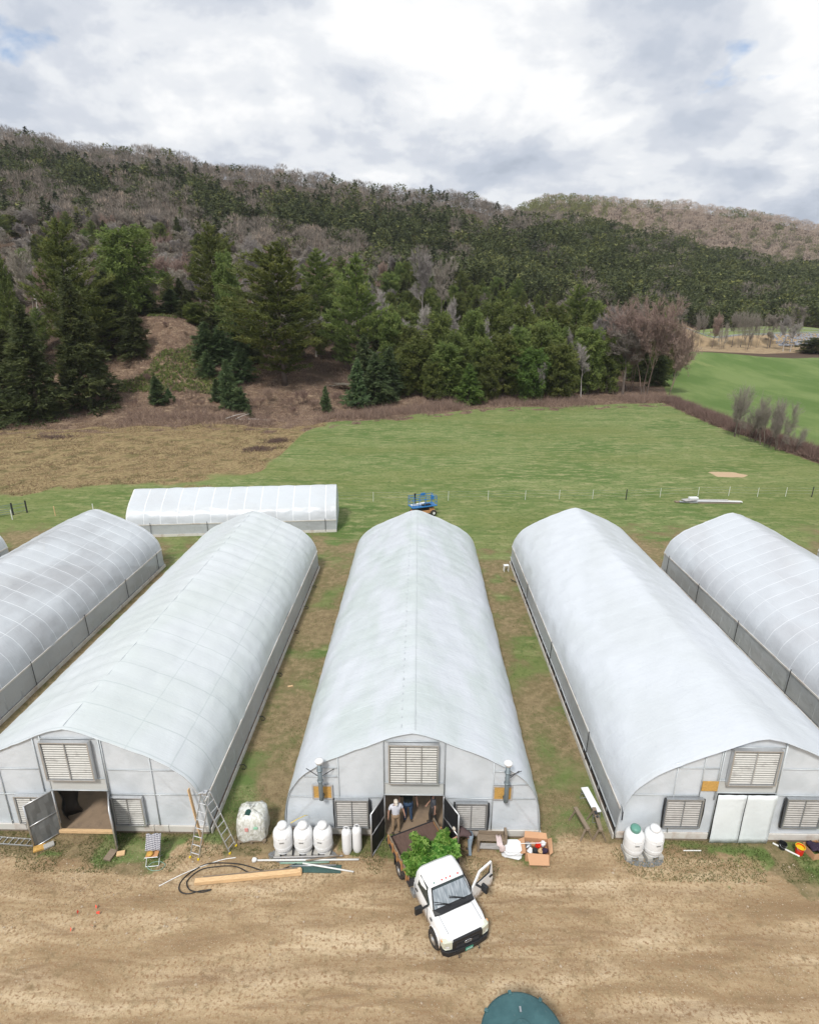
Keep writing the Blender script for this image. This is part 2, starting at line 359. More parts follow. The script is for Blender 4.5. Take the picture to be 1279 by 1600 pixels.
M['far_green'] = leafmat('far_evergreen_wood', [(0, (.040, .058, .030)), (.45, (.105, .140, .062)), (.8, (.165, .21, .085)), (1, (.32, .36, .12))], .15, .8)
M['bark'] = simple('grey_brown_bark', (.13, .105, .09), .95, var=.4, scale=3, bump=.8); M['bark_pale'] = simple('pale_bark', (.45, .42, .39), .9, var=.3, scale=2, bump=.5)
M['shrub_leaf'] = leafmat('potted_shrub_leaves', [(0, (.025, .085, .012)), (.5, (.095, .26, .035)), (1, (.33, .52, .13))], .35, .45, .12)
M['straw'] = leafmat('dry_grass_blades', [(0, (.20, .14, .085)), (.5, (.40, .30, .18)), (1, (.60, .49, .31))], .2, .9)
M['grassb'] = leafmat('green_grass_blades', [(0, (.055, .085, .025)), (.5, (.11, .155, .045)), (1, (.22, .25, .10))], .25, .8)
M['brushy'] = leafmat('brown_brush_stems', [(0, (.12, .085, .07)), (.5, (.25, .175, .14)), (1, (.42, .31, .24))], .1, .9)
# ------------------------------------------------------------------ terrain
CT, ST = math.cos(PITCH), math.sin(PITCH)
def el(row, Y): return CAMH - Y*math.tan(PITCH+math.atan((row-800)/FPX))      # height seen at that elevation, Y metres out
# hillside sections: bearing column -> (distance, elevation row) going up to the crest, then (distance, drop below crest)
SEC = {
 -300: (112, [(130, 630), (160, 545), (200, 460), (260, 390), (340, 310), (450, 225), (560, 165)], []),
 0: (115, [(133, 628), (160, 565), (200, 480), (260, 415), (340, 340), (450, 262), (560, 212)], []),
 250: (118, [(135, 622), (152, 545), (164, 497), (200, 478), (260, 430), (340, 362), (450, 292), (560, 252)], []),
 430: (125, [(145, 608), (170, 552), (200, 505), (260, 455), (340, 392), (450, 325), (560, 284)], []),
 640: (138, [(160, 606), (200, 553), (260, 492), (340, 430), (450, 362), (570, 312)], []),
 850: (148, [(166, 610), (200, 578), (260, 528), (340, 465), (450, 400), (580, 345)], [(1250, 316)]),
 1030: (156, [(200, 588), (260, 543), (340, 492), (450, 440), (600, 385)], [(1250, 326)]),
 1100: (158, [(200, 585), (240, 549), (300, 531), (340, 515), (450, 462), (620, 405)], [(1250, 337)]),
 1279: (150, [(200, 585), (225, 565), (262, 548), (300, 531), (340, 512), (450, 470), (660, 432)], [(1250, 366)]),
 1600: (150, [(200, 590), (225, 572), (262, 553), (300, 536), (340, 520), (450, 480), (660, 455)], [(1250, 392)]),
}
YS = np.array([-400, 0, 100, 112, 118, 125, 132, 138, 145, 152, 158, 164, 170, 180, 190, 200, 212, 225, 240, 262, 285, 300, 312, 340, 390, 450, 500, 560, 600, 660, 760, 900, 1050, 1250, 1450, 1800, 3000, 6000.])
PXC = np.array(sorted(SEC)); UC = (PXC-655)*CT/FPX
ZT = np.zeros((len(PXC), len(YS)))
for i, c in enumerate(PXC):
    y0, up, far = SEC[c]
    ys = [-400, 0, y0-6, y0]; zs = [0, 0, 0, .2]
    for y, r in up: ys.append(y); zs.append(el(r, y))
    zc_ = zs[-1]; yc = ys[-1]
    ys.append(yc+160); zs.append(zc_-30)
    if far:
        ys.append(far[0][0]-330); zs.append(max(zc_-20, 40)); fy, fr = far[0]; ys.append(fy); zs.append(el(fr, fy)); ys.append(fy+500); zs.append(el(fr, fy)-60)
    ys += [3000, 6000]; zs += [zs[-1]-40, zs[-1]-60]
    ZT[i] = np.interp(YS, ys, zs)
def sstep(a, b, x): t = np.clip((x-a)/(b-a), 0, 1); return t*t*(3-2*t)
def vnoise(x, y, s, seed=0):
    """smooth value noise, vectorised"""
    x = np.asarray(x, float)/s; y = np.asarray(y, float)/s
    xi = np.floor(x).astype(np.int64); yi = np.floor(y).astype(np.int64); fx = x-xi; fy = y-yi
    fx = fx*fx*(3-2*fx); fy = fy*fy*(3-2*fy)
    def h(a, b):
        n = (a*374761393+b*668265263+seed*974634777) & 0xffffffff
        n = ((n ^ (n >> 13))*1274126177) & 0xffffffff
        return ((n ^ (n >> 16)) & 0xffff)/65535.
    return (h(xi, yi)*(1-fx)+h(xi+1, yi)*fx)*(1-fy)+(h(xi, yi+1)*(1-fx)+h(xi+1, yi+1)*fx)*fy
def height(x, y):
    x = np.asarray(x, float); y = np.asarray(y, float)
    u = np.where(y > 90, x/np.maximum(y, 90), x/90)
    u = np.clip(u, UC[0], UC[-1]); iu = np.clip(np.searchsorted(UC, u)-1, 0, len(UC)-2)
    iy = np.clip(np.searchsorted(YS, y)-1, 0, len(YS)-2)
    fu = (u-UC[iu])/(UC[iu+1]-UC[iu]); fy = np.clip((y-YS[iy])/(YS[iy+1]-YS[iy]), 0, 1); fu = fu*fu*(3-2*fu)
    z = (ZT[iu, iy]*(1-fu)+ZT[iu+1, iy]*fu)*(1-fy)+(ZT[iu, iy+1]*(1-fu)+ZT[iu+1, iy+1]*fu)*fy
    far = sstep(110, 260, y)
    z = z + far*((vnoise(x, y, 45, 3)-.5)*5+(vnoise(x, y, 14, 4)-.5)*1.6)*(1-.85*lushmask(x, y))*(y < 900)
    near = sstep(-20, 5, y)*(1-sstep(60, 130, y))
    z = z + near*((vnoise(x, y, 3.1, 5)-.5)*.05*sstep(16.5, 15, y)) + sstep(52, 70, y)*(1-far)*(vnoise(x, y, 17, 6)-.5)*.4
    # wheel ruts across the foreground track
    ph = y-11.6-.05*x+.5*(vnoise(x, y*0, 6, 9)-.5)
    z = z - .045*np.exp(-((ph-.2)/.22)**2) - .035*np.exp(-((ph-1.5)/.2)**2) - .03*np.exp(-((ph-2.4)/.25)**2)
    return z
def lin(pts): p = np.array(pts, float); return p[:, 0], p[:, 1]
_hx, _hy = lin([(survey(a, b, 0).x, survey(a, b, 0).y) for a, b in [(1010, 634), (1080, 655), (1150, 678), (1279, 720)]])
_o = np.argsort(_hy); _hx, _hy = _hx[_o], _hy[_o]
def hedge_x(y): return np.interp(y, _hy, _hx) + np.maximum(0, _hy[0]-y)*0 + np.maximum(0, y-_hy[-1])*.30
def lushmask(x, y):
    hx = np.interp(y, [40, 88, 120, 160, 200, 250], [66, 62.5, 63.5, 67, 80, 108])
    return sstep(-2, 3, x-hx)*(1-sstep(228, 262, y+(x-150)*-.05))*sstep(30, 60, y)
tree_x, tree_y = lin([(survey(a, b, 0).x, survey(a, b, 0).y) for a, b in [(-300, 680), (0, 672), (180, 668), (330, 664), (450, 668), (520, 660), (600, 652), (680, 645), (760, 636), (900, 634), (1020, 630)]])
dry_x, dry_y = lin([(survey(a, b, 0).x, survey(a, b, 0).y) for a, b in [(-300, 800), (0, 779), (100, 768), (200, 756), (300, 755), (400, 742), (440, 715), (470, 690), (480, 672)]])
def masks(x, y):
    m = {}
    n1 = vnoise(x, y, 2.2, 11); n2 = vnoise(x, y, 7, 12); n3 = vnoise(x, y, .8, 13)
    yb = np.interp(x, tree_x, tree_y); n4 = vnoise(x, y, 4, 14)
    lush = lushmask(x, y)
    left = x < 66+0*x
    fy0 = 17.6+np.interp(x, [-18, -15, -12, -8, -5, 0, 5, 8, 12, 20], [-.9, -.5, -.2, -.4, .3, .3, .5, .2, -.7, -1.])
    m['a_dirt'] = 1-sstep(fy0-1.6, fy0+.9, y+(n1-.5)*2.2+(n3-.5)*.8)
    alley = sstep(10, 12, y)*(1-sstep(46, 62, y+(n2-.5)*8))*(x > -70)*(x < 70)
    lushfront = np.exp(-((y-17.45)/.75)**2)*((x < -8)*(x > -18.5)+(x > 9.6)*(x < 20)*1.)*(vnoise(x, y, 1.1, 19) > .33)
    alley = alley*(1-.85*lushfront)
    m['a_alley'] = np.clip(alley*(.50+.60*(vnoise(x, y, 1.6, 15)-.3)), 0, 1)
    dry = sstep(-3.0, 3.0, y-np.interp(x, dry_x, dry_y)+(n1-.5)*5+(n2-.5)*6)*(1-sstep(-3, 2, x-survey(478, 680, 0).x+(n2-.5)*8))
    m['a_dry'] = dry*(1-sstep(yb+2, yb+8, y))
    bank = sstep(-3, 1.5, y-yb+(n4-.5)*5)*(1-lush)
    hx = np.interp(y, [40, 88, 120, 160, 200, 250], [66, 62.5, 63.5, 67, 80, 108])
    bank = np.maximum(bank, np.exp(-((x-hx+1)/2.2)**2)*sstep(40, 60, y)*(y < 190))
    bank = np.maximum(bank, .55*np.exp(-((y-yb+5)/3.5)**2)*(x < 64)*n1*1.6)
    m['a_bank'] = np.clip(bank, 0, 1)
    ph = y-11.6-.05*x+.5*(vnoise(x, y*0, 6, 9)-.5); ph2 = y-15.2+.012*(x-2)**2*.5-.10*x+.4*(vnoise(x, y*0, 5, 10)-.5)
    m['a_rut'] = (np.exp(-((ph-.2)/.22)**2)+.8*np.exp(-((ph-1.7)/.2)**2)+.7*np.exp(-((ph2)/.18)**2)+.7*np.exp(-((ph2+1.3)/.18)**2))*(y < 17)*(.4+.6*vnoise(x, y, 1.7, 23))
    m['a_lush'] = lush*(1-np.exp(-((x-hx)/3.0)**2))
    fore = sstep(0, 1, (y-yb-30+(n4-.5)*12)/16)*(1-lush)
    u = x/np.maximum(y, 1)
    road = (np.abs(y-300) < 34)*(u > .40)
    mound = (np.abs(655+u*FPX/CT-250) < 75)*(y < 176)*(y > 120)
    fore = fore*(1-mound)
    m['a_forest'] = np.clip(fore*(1-road*.0), 0, 1)*(1-road)
    sx, sy = 42.8, 78
    m['a_sand'] = 1-sstep(.65, 1.15, np.sqrt(((x-sx)/2.9)**2+((y-sy)/1.5)**2)+(n3-.5)*.5)
    m['a_verge'] = (road*1.0)*(1-lush)
    return m
b = NB('ground_soil_and_grass')
P = b.coord()
n_f = b.noise(2.2, 8, .68, P); n_m = b.noise(.45, 6, .6, P, .5); n_g = b.noise(9, 5, .7, P); n_c = b.noise(28, 3, .6, P)
streak = b.noise(.6, 7, .62, b.coord((.30, 1.6, 1), (0, 0, .06)), .7); streak2 = b.noise(1.6, 6, .65, b.coord((.22, 1.4, 1), (0, 0, .05), loc=(4, 9, 0)), .5)
fstreak = b.noise(.16, 8, .68, b.coord((.35, 1.0, 1)), .4); fpatch = b.noise(1.1, 6, .7, b.coord((.4, 1, 1)))
def thr(a, n, k=.8, lo=.42, hi=.58): return b.rng(b.math('ADD', a, b.math('MULTIPLY', b.math('SUBTRACT', n, .5), k)), lo, hi)
green = b.mix(b.rng(fstreak, .40, .60), (.092, .150, .042), (.170, .212, .080))
green = b.mix(b.rng(fpatch, .47, .66), green, (.29, .285, .14)); green = b.mix(b.math('MULTIPLY', b.rng(b.noise(.05, 5, .6, b.coord((.6, 1, 1))), .45, .62), .6), green, (.165, .185, .062))
green = b.mix(b.rng(n_f, .50, .68), green, (.085, .128, .038))
tan = b.mix(b.rng(n_f, .35, .65), (.185, .14, .08), (.29, .23, .13)); tan = b.mix(b.rng(n_g, .55, .7), tan, (.12, .085, .05))
ggreen = b.mix(b.rng(n_g, .4, .6), (.080, .112, .034), (.17, .185, .075)); ggreen = b.mix(b.rng(n_m, .45, .62), ggreen, (.165, .14, .068))
col_ = b.mix(thr(b.attr('a_alley'), n_m, 1.1, .30, .52), green, b.mix(thr(b.attr('a_alley'), n_f, 1.5, .25, .75), ggreen, tan))
dirt = b.ramp(streak, [(.33, (.26, .182, .105)), (.44, (.35, .255, .15)), (.52, (.425, .318, .195)), (.60, (.51, .395, .255)), (.72, (.59, .475, .325))])
dirt = b.mix(b.math('MULTIPLY', b.rng(streak2, .54, .66), .75), dirt, (.24, .165, .10)); dirt = b.mix(b.rng(n_g, .50, .62), dirt, (.28, .18, .10)); dirt = b.mix(b.rng(n_f, .58, .70), dirt, (.22, .15, .092))
dirt = b.mix(b.math('MULTIPLY', b.attr('a_rut'), b.rng(b.noise(5, 4, .6, b.coord((.5, 1.5, 1))), .3, .6, .25, .8)), dirt, (.20, .13, .075))
dirt = b.mix(b.rng(n_c, .62, .72), dirt, (.55, .46, .34)); dirt = b.mix(b.math('MULTIPLY', b.rng(n_f, .5, .7), .5), dirt, (.24, .185, .10))
col_ = b.mix(thr(b.attr('a_dirt'), n_f, .9), col_, dirt)
dry = b.mix(b.rng(n_f, .38, .62), (.175, .128, .066), (.33, .255, .135)); dry = b.mix(b.rng(n_m, .50, .64), dry, (.135, .115, .052)); dry = b.mix(b.rng(fpatch, .58, .68), dry, (.085, .066, .04))
col_ = b.mix(thr(b.attr('a_dry'), n_f, 1.1, .30, .70), col_, dry)
bank = b.mix(b.rng(n_m, .40, .60), (.150, .098, .068), (.25, .18, .125)); bank = b.mix(b.rng(n_f, .46, .60), bank, (.105, .072, .052)); bank = b.mix(b.rng(fpatch, .56, .66), bank, (.36, .27, .19))
col_ = b.mix(thr(b.attr('a_bank'), n_m, .6), col_, bank)
lush = b.mix(b.rng(b.noise(.07, 6, .6, b.coord((1, .35, 1), (0, 0, -.55))), .42, .60), (.095, .155, .042), (.155, .210, .072))
lush = b.mix(b.rng(b.noise(.10, 5, .6, b.coord((1, .25, 1), (0, 0, -.55), loc=(7, 2, 0))), .60, .70), lush, (.20, .235, .09))
col_ = b.mix(thr(b.attr('a_lush'), n_m, .4), col_, lush)
verge = b.mix(b.rng(n_m, .4, .6), (.26, .19, .12), (.34, .26, .16)); col_ = b.mix(thr(b.attr('a_verge'), n_m, .3), col_, verge)
col_ = b.mix(thr(b.attr('a_forest'), n_m, .6), col_, b.mix(n_f, (.065, .045, .033), (.12, .085, .062)))
col_ = b.mix(thr(b.attr('a_sand'), n_f, .4), col_, b.mix(n_g, (.40, .28, .17), (.54, .41, .28)))
hh = b.math('ADD', b.math('MULTIPLY', n_f, .6), b.math('ADD', b.math('MULTIPLY', n_g, .3), b.math('MULTIPLY', n_c, .12)))
M['ground'] = b.done(b.bsdf(col_, .95, 0, b.bump(hh, .9, .10), .12))
def axis(*seg):
    r = []
    for a, c, st in seg: r += list(np.arange(a, c, st))
    return np.array(r+[seg[-1][1]])
gx = axis((-5000, -900, 400), (-900, -140, 12), (-140, -48, 1.6), (-48, 48, .3), (48, 140, 1.6), (140, 1300, 12), (1300, 5000, 400))
gy = axis((-400, 4, 40), (4, 62, .25), (62, 180, 1.0), (180, 360, 3), (360, 1400, 14), (1400, 6000, 200))
X, Y = np.meshgrid(gx, gy); Z = height(X, Y)
mk = masks(X.ravel(), Y.ravel())
nx, ny = len(gx), len(gy); idx = np.arange(nx*ny).reshape(ny, nx)
Q = np.stack([idx[:-1, :-1], idx[:-1, 1:], idx[1:, 1:], idx[1:, :-1]], -1).reshape(-1, 4)
me = nmesh('ground', np.stack([X, Y, Z], -1).reshape(-1, 3), Q, [M['ground']], mk, smooth=True)
gob = link(bpy.data.objects.new('ground', me)); tag(gob, kind='structure')
def hz(x, y): return float(height(np.array([x]), np.array([y]))[0])
# road on the far embankment
rx = np.arange(112, 330, 3.0); rows = []
def ribbon(ys, dz, name, mat):
    mb = MB(); mb.grid([[(x, yy, hz(x, yy)*0+hzr(x)+dz) for yy in ys] for x in rx]); return mb.build(name, mat)
def hzr(x): return max(hz(x, 296), hz(x, 300), hz(x, 304), hz(x, 292), hz(x, 308))+.25
M['asphalt'] = simple('grey_asphalt', (.20, .20, .20), .9, var=.1, scale=1)
M['verge_grass'] = simple('road_verge_grass', (.16, .20, .07), .95, var=.3, scale=.6)
M['bank_tan'] = simple('dry_embankment_grass', (.30, .22, .13), .95, var=.35, scale=.5)
eb = MB(); eb.grid([[(x, 284, hz(x, 284)-.3), (x, 288, (hz(x, 284)+hzr(x))/2+.1), (x, 292.4, hzr(x)-.05), (x, 293.3, hzr(x)-.02)] for x in rx]); tag(eb.build('embankment', M['bank_tan'], smooth=True), kind='structure')
ro = MB(); ro.grid([[(x, 293.3, hzr(x)-.012), (x, 293.5, hzr(x)), (x, 298, hzr(x)+.02)] for x in rx]); tag(ro.build('road', M['asphalt'], smooth=True), kind='structure')
vb = MB(); vb.grid([[(x, 298, hzr(x)+.03), (x, 309, hzr(x)+1.2), (x, 318, hzr(x)+3.2)] for x in rx]); tag(vb.build('road_verge', M['verge_grass'], smooth=True), kind='structure')
gr = empty('guardrail', (0, 0, 0), 0, 'long grey steel guardrail along the far road above the green field', 'guardrail')
g1 = MB(); rxa = np.arange(114, 328, 4.0)
for zz, hh_ in ((.62, .07), (.74, .07), (.50, .07)): g1.tube([(x, 293.2, hzr(x)+zz) for x in rxa], hh_, 5)
g1.build('rail', M['galv'], gr)
for x in rxa:
    p = MB(); p.box((x, 293.4, hzr(x)+.3), (.2, .2, .8)); p.build('post', M['galv'], gr)
g2 = empty('guardrail', (0, 0, 0), 0, 'upper thin guardrail on the grassy slope above the far road', 'guardrail')
p = MB(); p.tube([(x, 309, hzr(x)+1.2+.75) for x in rxa], .1, 5); p.build('rail', M['galv'], g2)
for x in rxa[::2]: p = MB(); p.box((x, 309.1, hzr(x)+1.5), (.2, .2, .9)); p.build('post', M['galv'], g2)
# ------------------------------------------------------------------ greenhouses
PROF = [(5.2, 0), (5.17, .6), (5.13, 1.26), (5.08, 1.62), (4.95, 2.16), (4.72, 2.62), (4.42, 3.0), (4.05, 3.33), (3.6, 3.64), (3.05, 3.93), (2.3, 4.28), (1.4, 4.68), (.9, 4.91), (.5, 5.06), (.2, 5.14), (0, 5.16)]
def zprof(x, prof, inset=0):
    xs = [p[0] for p in prof][::-1]; zs = [p[1] for p in prof][::-1]
    return float(np.interp(abs(x)+inset, xs, zs))-inset*.4
def half(prof, z0, off=0.0, n=30):
    """resampled profile from height z0 on the right over the ridge to z0 on the left"""
    p = np.array(prof, float); q = [tuple(a) for a in p if a[1] > z0+.02]
    x0 = float(np.interp(z0, p[:, 1], p[:, 0])); q = np.array([(x0, z0)]+q)
    d = np.r_[0, np.cumsum(np.hypot(*np.diff(q, axis=0).T))]; s = np.linspace(0, d[-1], n)
    xs = np.interp(s, d, q[:, 0]); zs = np.interp(s, d, q[:, 1])
    for _ in range(2): xs[1:-1] = (xs[:-2]+2*xs[1:-1]+xs[2:])/4; zs[1:-1] = (zs[:-2]+2*zs[1:-1]+zs[2:])/4
    xs = xs*(1+off/5.2); zs = zs+off*np.linspace(0, 1, n)
    return np.r_[xs, -xs[-2::-1]], np.r_[zs, zs[-2::-1]]
def wall_piece(x0, x1, zb, prof, n=16, y=0, thick=.02):
    xs = [x0+(x1-x0)*i/n for i in range(n+1)]
    a = [(x, y, zb) for x in xs]+[(x, y, zprof(x, prof, .03)) for x in reversed(xs)]
    return a, [(p[0], p[1]+thick, p[2]) for p in a]
def louver(parent, x0, x1, z0, z1, y, name, mat, n=22, cols=3, deep=.14, black=False):
    n = int(n*.8)
    t = MB(); w_ = .05
    t.box(((x0+x1)/2, y-deep/2, z1+w_/2), (x1-x0+2*w_, deep, w_)); t.box(((x0+x1)/2, y-deep/2, z0-w_/2), (x1-x0+2*w_, deep, w_))
    for x in (x0-w_/2, x1+w_/2): t.box((x, y-deep/2, (z0+z1)/2), (w_, deep-.004, z1-z0))
    for k in range(1, cols): t.box((x0+(x1-x0)*k/cols, y-deep*.5, (z0+z1)/2), (.022, deep*.8, z1-z0))
    f = t.build(name, M['alu'] if not black else M['galv'], parent, bevel=.006)
    s = MB(); h = (z1-z0)/n
    for k in range(n):
        z = z0+(k+.5)*h
        for q in range(cols):
            xa = x0+(x1-x0)*q/cols+.014; xb = x0+(x1-x0)*(q+1)/cols-.014
            s.add([(xa, y-deep*.62, z-h*.30), (xb, y-deep*.62, z-h*.30), (xb, y-deep*.50, z+h*.24), (xa, y-deep*.50, z+h*.24)], [(0, 1, 2, 3)])
    s.build('slats', mat, f, solid=.006)
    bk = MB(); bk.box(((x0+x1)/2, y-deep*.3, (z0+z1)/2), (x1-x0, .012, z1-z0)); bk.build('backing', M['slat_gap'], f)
    if black:
        g = MB(); g.tube([(x0-.09, y-.06, z1+.03), (x0-.10, y-.07, (z0+z1)/2), (x0-.08, y-.07, z0-.06), (x1+.09, y-.07, z0-.07), (x1+.12, y-.07, (z0+z1)/2), (x1+.10, y-.06, z1)], .035, 6); g.build('gasket', M['black'], f, smooth=True)
    return f
def greenhouse(cx, y0, y1, label, mat, side_z=1.58, rib_gap=1.22, rz=0, prof=PROF, curtain=None, posts=(), front=True, rib_show=True, seed=1, floor='floor_in', door=None, ridge=None, roofcut=0, back=True, lap=.0, gap_left=False, amp=.03):
    g = empty('greenhouse', (cx, y0, 0), rz, label, 'greenhouse', 'plastic covered greenhouses standing in a row')
    Ln = y1-y0; rng = np.random.default_rng(seed)
    xs, zs = half(prof, side_z); k = len(xs)
    ys = np.arange(-lap, Ln+.001, .2); ys[-1] = Ln
    A = np.linspace(0, 1, k)
    XX, YY = np.meshgrid(xs, ys); ZZ = np.tile(zs, (len(ys), 1)); AA = np.tile(A, (len(ys), 1))
    bul = np.abs(np.sin(np.pi*YY/rib_gap))**.7*np.sin(np.pi*np.clip(AA, .02, .98))**.4*amp
    wr = (vnoise(YY*1.0+AA*9, AA*30, 1.1, seed)-.5)*.05+(vnoise(YY*3+AA*14*(1 if seed % 2 else -1), AA*60, 1.3, seed+7)-.5)*.022*(1+2*np.abs(AA-.5))
    edge = np.exp(-np.minimum(AA, 1-AA)*18)*(vnoise(YY, AA*0, .9, seed+3)-.5)*.07
    d_ = bul+wr; nx_ = np.gradient(zs); nz_ = -np.gradient(xs); ln = np.hypot(nx_, nz_)+1e-9
    XX = XX+np.tile(nx_/ln, (len(ys), 1))*(d_+edge)*1.0; ZZ = ZZ+np.tile(nz_/ln, (len(ys), 1))*d_
    sg = np.sign(nz_.mean()); 
    V = np.stack([XX, YY, ZZ], -1).reshape(-1, 3); idx = np.arange(len(V)).reshape(len(ys), k)
    Q = np.stack([idx[:-1, :-1], idx[1:, :-1], idx[1:, 1:], idx[:-1, 1:]], -1).reshape(-1, 4)
    me = nmesh('film_cover', V, Q, [mat], smooth=True); link(bpy.data.objects.new('film_cover', me), g)
    # hoops just under the film
    rx_, rz_ = half(prof, 0.02, -.055, 22)
    rb = MB(); rb.tube([(a, 0, c) for a, c in zip(rx_, rz_)], .032, 5); r0 = None
    for i in range(int(Ln/rib_gap)+1):
        if r0 is None: r0 = rb.build('hoop', M['rib'], g, smooth=True); r0.location = (0, .06, 0)
        else:
            c = r0.copy(); link(c, g); c.location = (0, min(i*rib_gap, Ln-.06), 0)
    p = MB()
    for x, z in ((0, 5.08), (2.3, 4.17), (-2.3, 4.17), (3.95, 3.28), (-3.95, 3.28)):
        zz = zprof(x, prof)-.11; p.tube([(x*prof[0][0]/5.2, .08, zz), (x*prof[0][0]/5.2, Ln-.08, zz)], .024, 5)
    p.build('purlins', M['rib'], g)
    hx = float(np.interp(side_z, [q[1] for q in prof], [q[0] for q in prof]))
    for s in (-1, 1):
        bb = MB(); bb.box((s*(prof[0][0]+.03), Ln/2, .13), (.05, Ln, .26)); bb.build('baseboard', M['board_white'], g)
        if curtain:
            n = int(Ln/.4); rows = []
            for i in range(n+1):
                y = Ln*i/n; rows.append([(s*(hx+.0+.05*q/4+(rng.random()-.5)*.035*(0 < q < 4)), y, side_z-(side_z-.24)*q/4) for q in range(5)])
            if s < 0 and gap_left: rows = [[(a, b_, .62+(c-.24)*(side_z-.62)/(side_z-.24)) for a, b_, c in r] for r in rows]
            m_ = MB(); m_.grid(rows); m_.build('side_curtain', curtain, g, smooth=True)
            hb = MB(); hb.box((s*(hx+.02), Ln/2, side_z+.02), (.04, Ln, .10)); hb.build('hip_board', M['film_b'] if False else M['board_white'], g)
            for py in posts:
                if Ln-py < .2: continue
                q_ = MB(); q_.tube([(s*(hx+.09), Ln-py, side_z+.25), (s*(hx+.14), Ln-py, .1)], .022, 5); q_.build('curtain_guide', M['dark_metal'], g)
    if gap_left:
        q_ = MB(); q_.box((-(hx+.02), Ln/2, .45), (.03, Ln-.1, .34)); q_.build('dark_gap_strip', M['black'], g)  # black strip stands in for the dark inside the open side gap
        q_ = MB(); q_.tube([(-(hx+.10), i*Ln/20, .64+.02*math.sin(i)) for i in range(21)], .035, 6); q_.build('rolled_curtain', M['film_side'], g)
    fl = MB(); w0 = prof[0][0]-.05
    fl.grid([[(-w0, y, .05), (-w0/2, y, .055), (0, y, .06), (w0/2, y, .055), (w0, y, .05)] for y in (.05, Ln*.25, Ln*.5, Ln*.75, Ln-.05)]); fl.build('floor', M[floor], g)
    if back:
        a, b_ = wall_piece(-prof[0][0]+.05, prof[0][0]-.05, 0, prof, 30, Ln-.03); m_ = MB(); m_.prism(a, b_); m_.build('back_wall', M['film_end'], g)
    if not front:
        a, b_ = wall_piece(-prof[0][0]+.05, prof[0][0]-.05, 0, prof, 30, .01); m_ = MB(); m_.prism(a, b_); m_.build('front_wall', M['film_end'], g)
    if ridge is not None:
        q_ = MB(); q_.tube([(ridge, y, zprof(ridge, prof)+.022) for y in np.linspace(.1, Ln-.1, 60)], .012, 5); q_.build('ridge_cord', M['frame_grey'], g)
    return g
def end_front(g, prof, dx0, dx1, dz, posts, rails, boardgaps, y=0):
    """front end wall of film on a tube frame, leaving the doorway open"""
    w0 = prof[0][0]-.04
    m_ = MB(); m_.prism(*wall_piece(-w0, dx0, .42, prof, 18, y)); m_.prism(*wall_piece(dx1, w0, .42, prof, 18, y)); m_.prism(*wall_piece(dx0, dx1, dz+.55, prof, 8, y))
    m_.build('end_wall', M['film_end'], g)
    hd = MB(); hd.box(((dx0+dx1)/2, y-.01, dz+.28), (dx1-dx0, .03, .56)); hd.build('door_header', M['film_door2'], g)
    f = MB(); r = .021
    xs, zs = half(prof, .1, -.03, 24); f.tube([(a, y-.03, c) for a, c in zip(xs, zs)], .028, 6)
    for x, z0 in posts: f.tube([(x, y-.035, z0), (x, y-.035, zprof(x, prof)-.05)], r, 6)
    for x0, x1, z in rails:
        while zprof(x0, prof) < z+.12 and x0 < x1: x0 += .02
        while zprof(x1, prof) < z+.12 and x1 > x0: x1 -= .02
        f.tube([(x0, y-.035, z), (x1, y-.035, z)], r*.8, 6)
    f.tube([(dx0-.03, y-.035, dz+.58), (dx1+.03, y-.035, dz+.58)], r, 6); f.tube([(dx0-.03, y-.04, dz), (dx1+.03, y-.04, dz)], r, 6)
    f.build('end_frame', M['frame_grey'], g, smooth=True)
    for x0, x1 in boardgaps:
        q = MB(); q.box(((x0+x1)/2, y-.03, .27), (x1-x0-.02, .06, .30)); q.build('skirt_board', M['board_white'], g, bevel=.01)
        q = MB(); q.box(((x0+x1)/2, y-.005, .06), (x1-x0-.02, .04, .12)); q.build('lower_board', M['old_wood'], g)
M['film_door2'] = film('header_film', (.62, .64, .63), .04, wr=.2)
def swing_door(g, hx, ex, hy, ey, h, mat, mats_frame, z0=.06, ground=0):
    a = Vector((hx, hy, 0)); e = Vector((ex, ey, 0)); u = Vector((0, 0, 1))
    d = MB(); r = .032
    for p in (a, e): d.tube([p+u*z0, p+u*h], r, 6)
    for z in (z0, (z0+h)/2, h): d.tube([a+u*z, e+u*z], r*.85, 6)
    f = d.build('door', mats_frame, g, smooth=True)
    q = MB(); n = 6
    q.grid([[(a.lerp(e, i/n)+u*(z0+(h-z0)*j/n)+Vector((.02*math.sin(i*2.1+j), .02*math.cos(j*1.7), 0))) for j in range(n+1)] for i in range(n+1)])
    q.build('door_panel', mat, f, solid=.006); return f
Y0 = 18.28
BP = [1.2, 6.5, 12.0, 17.5, 23.0]
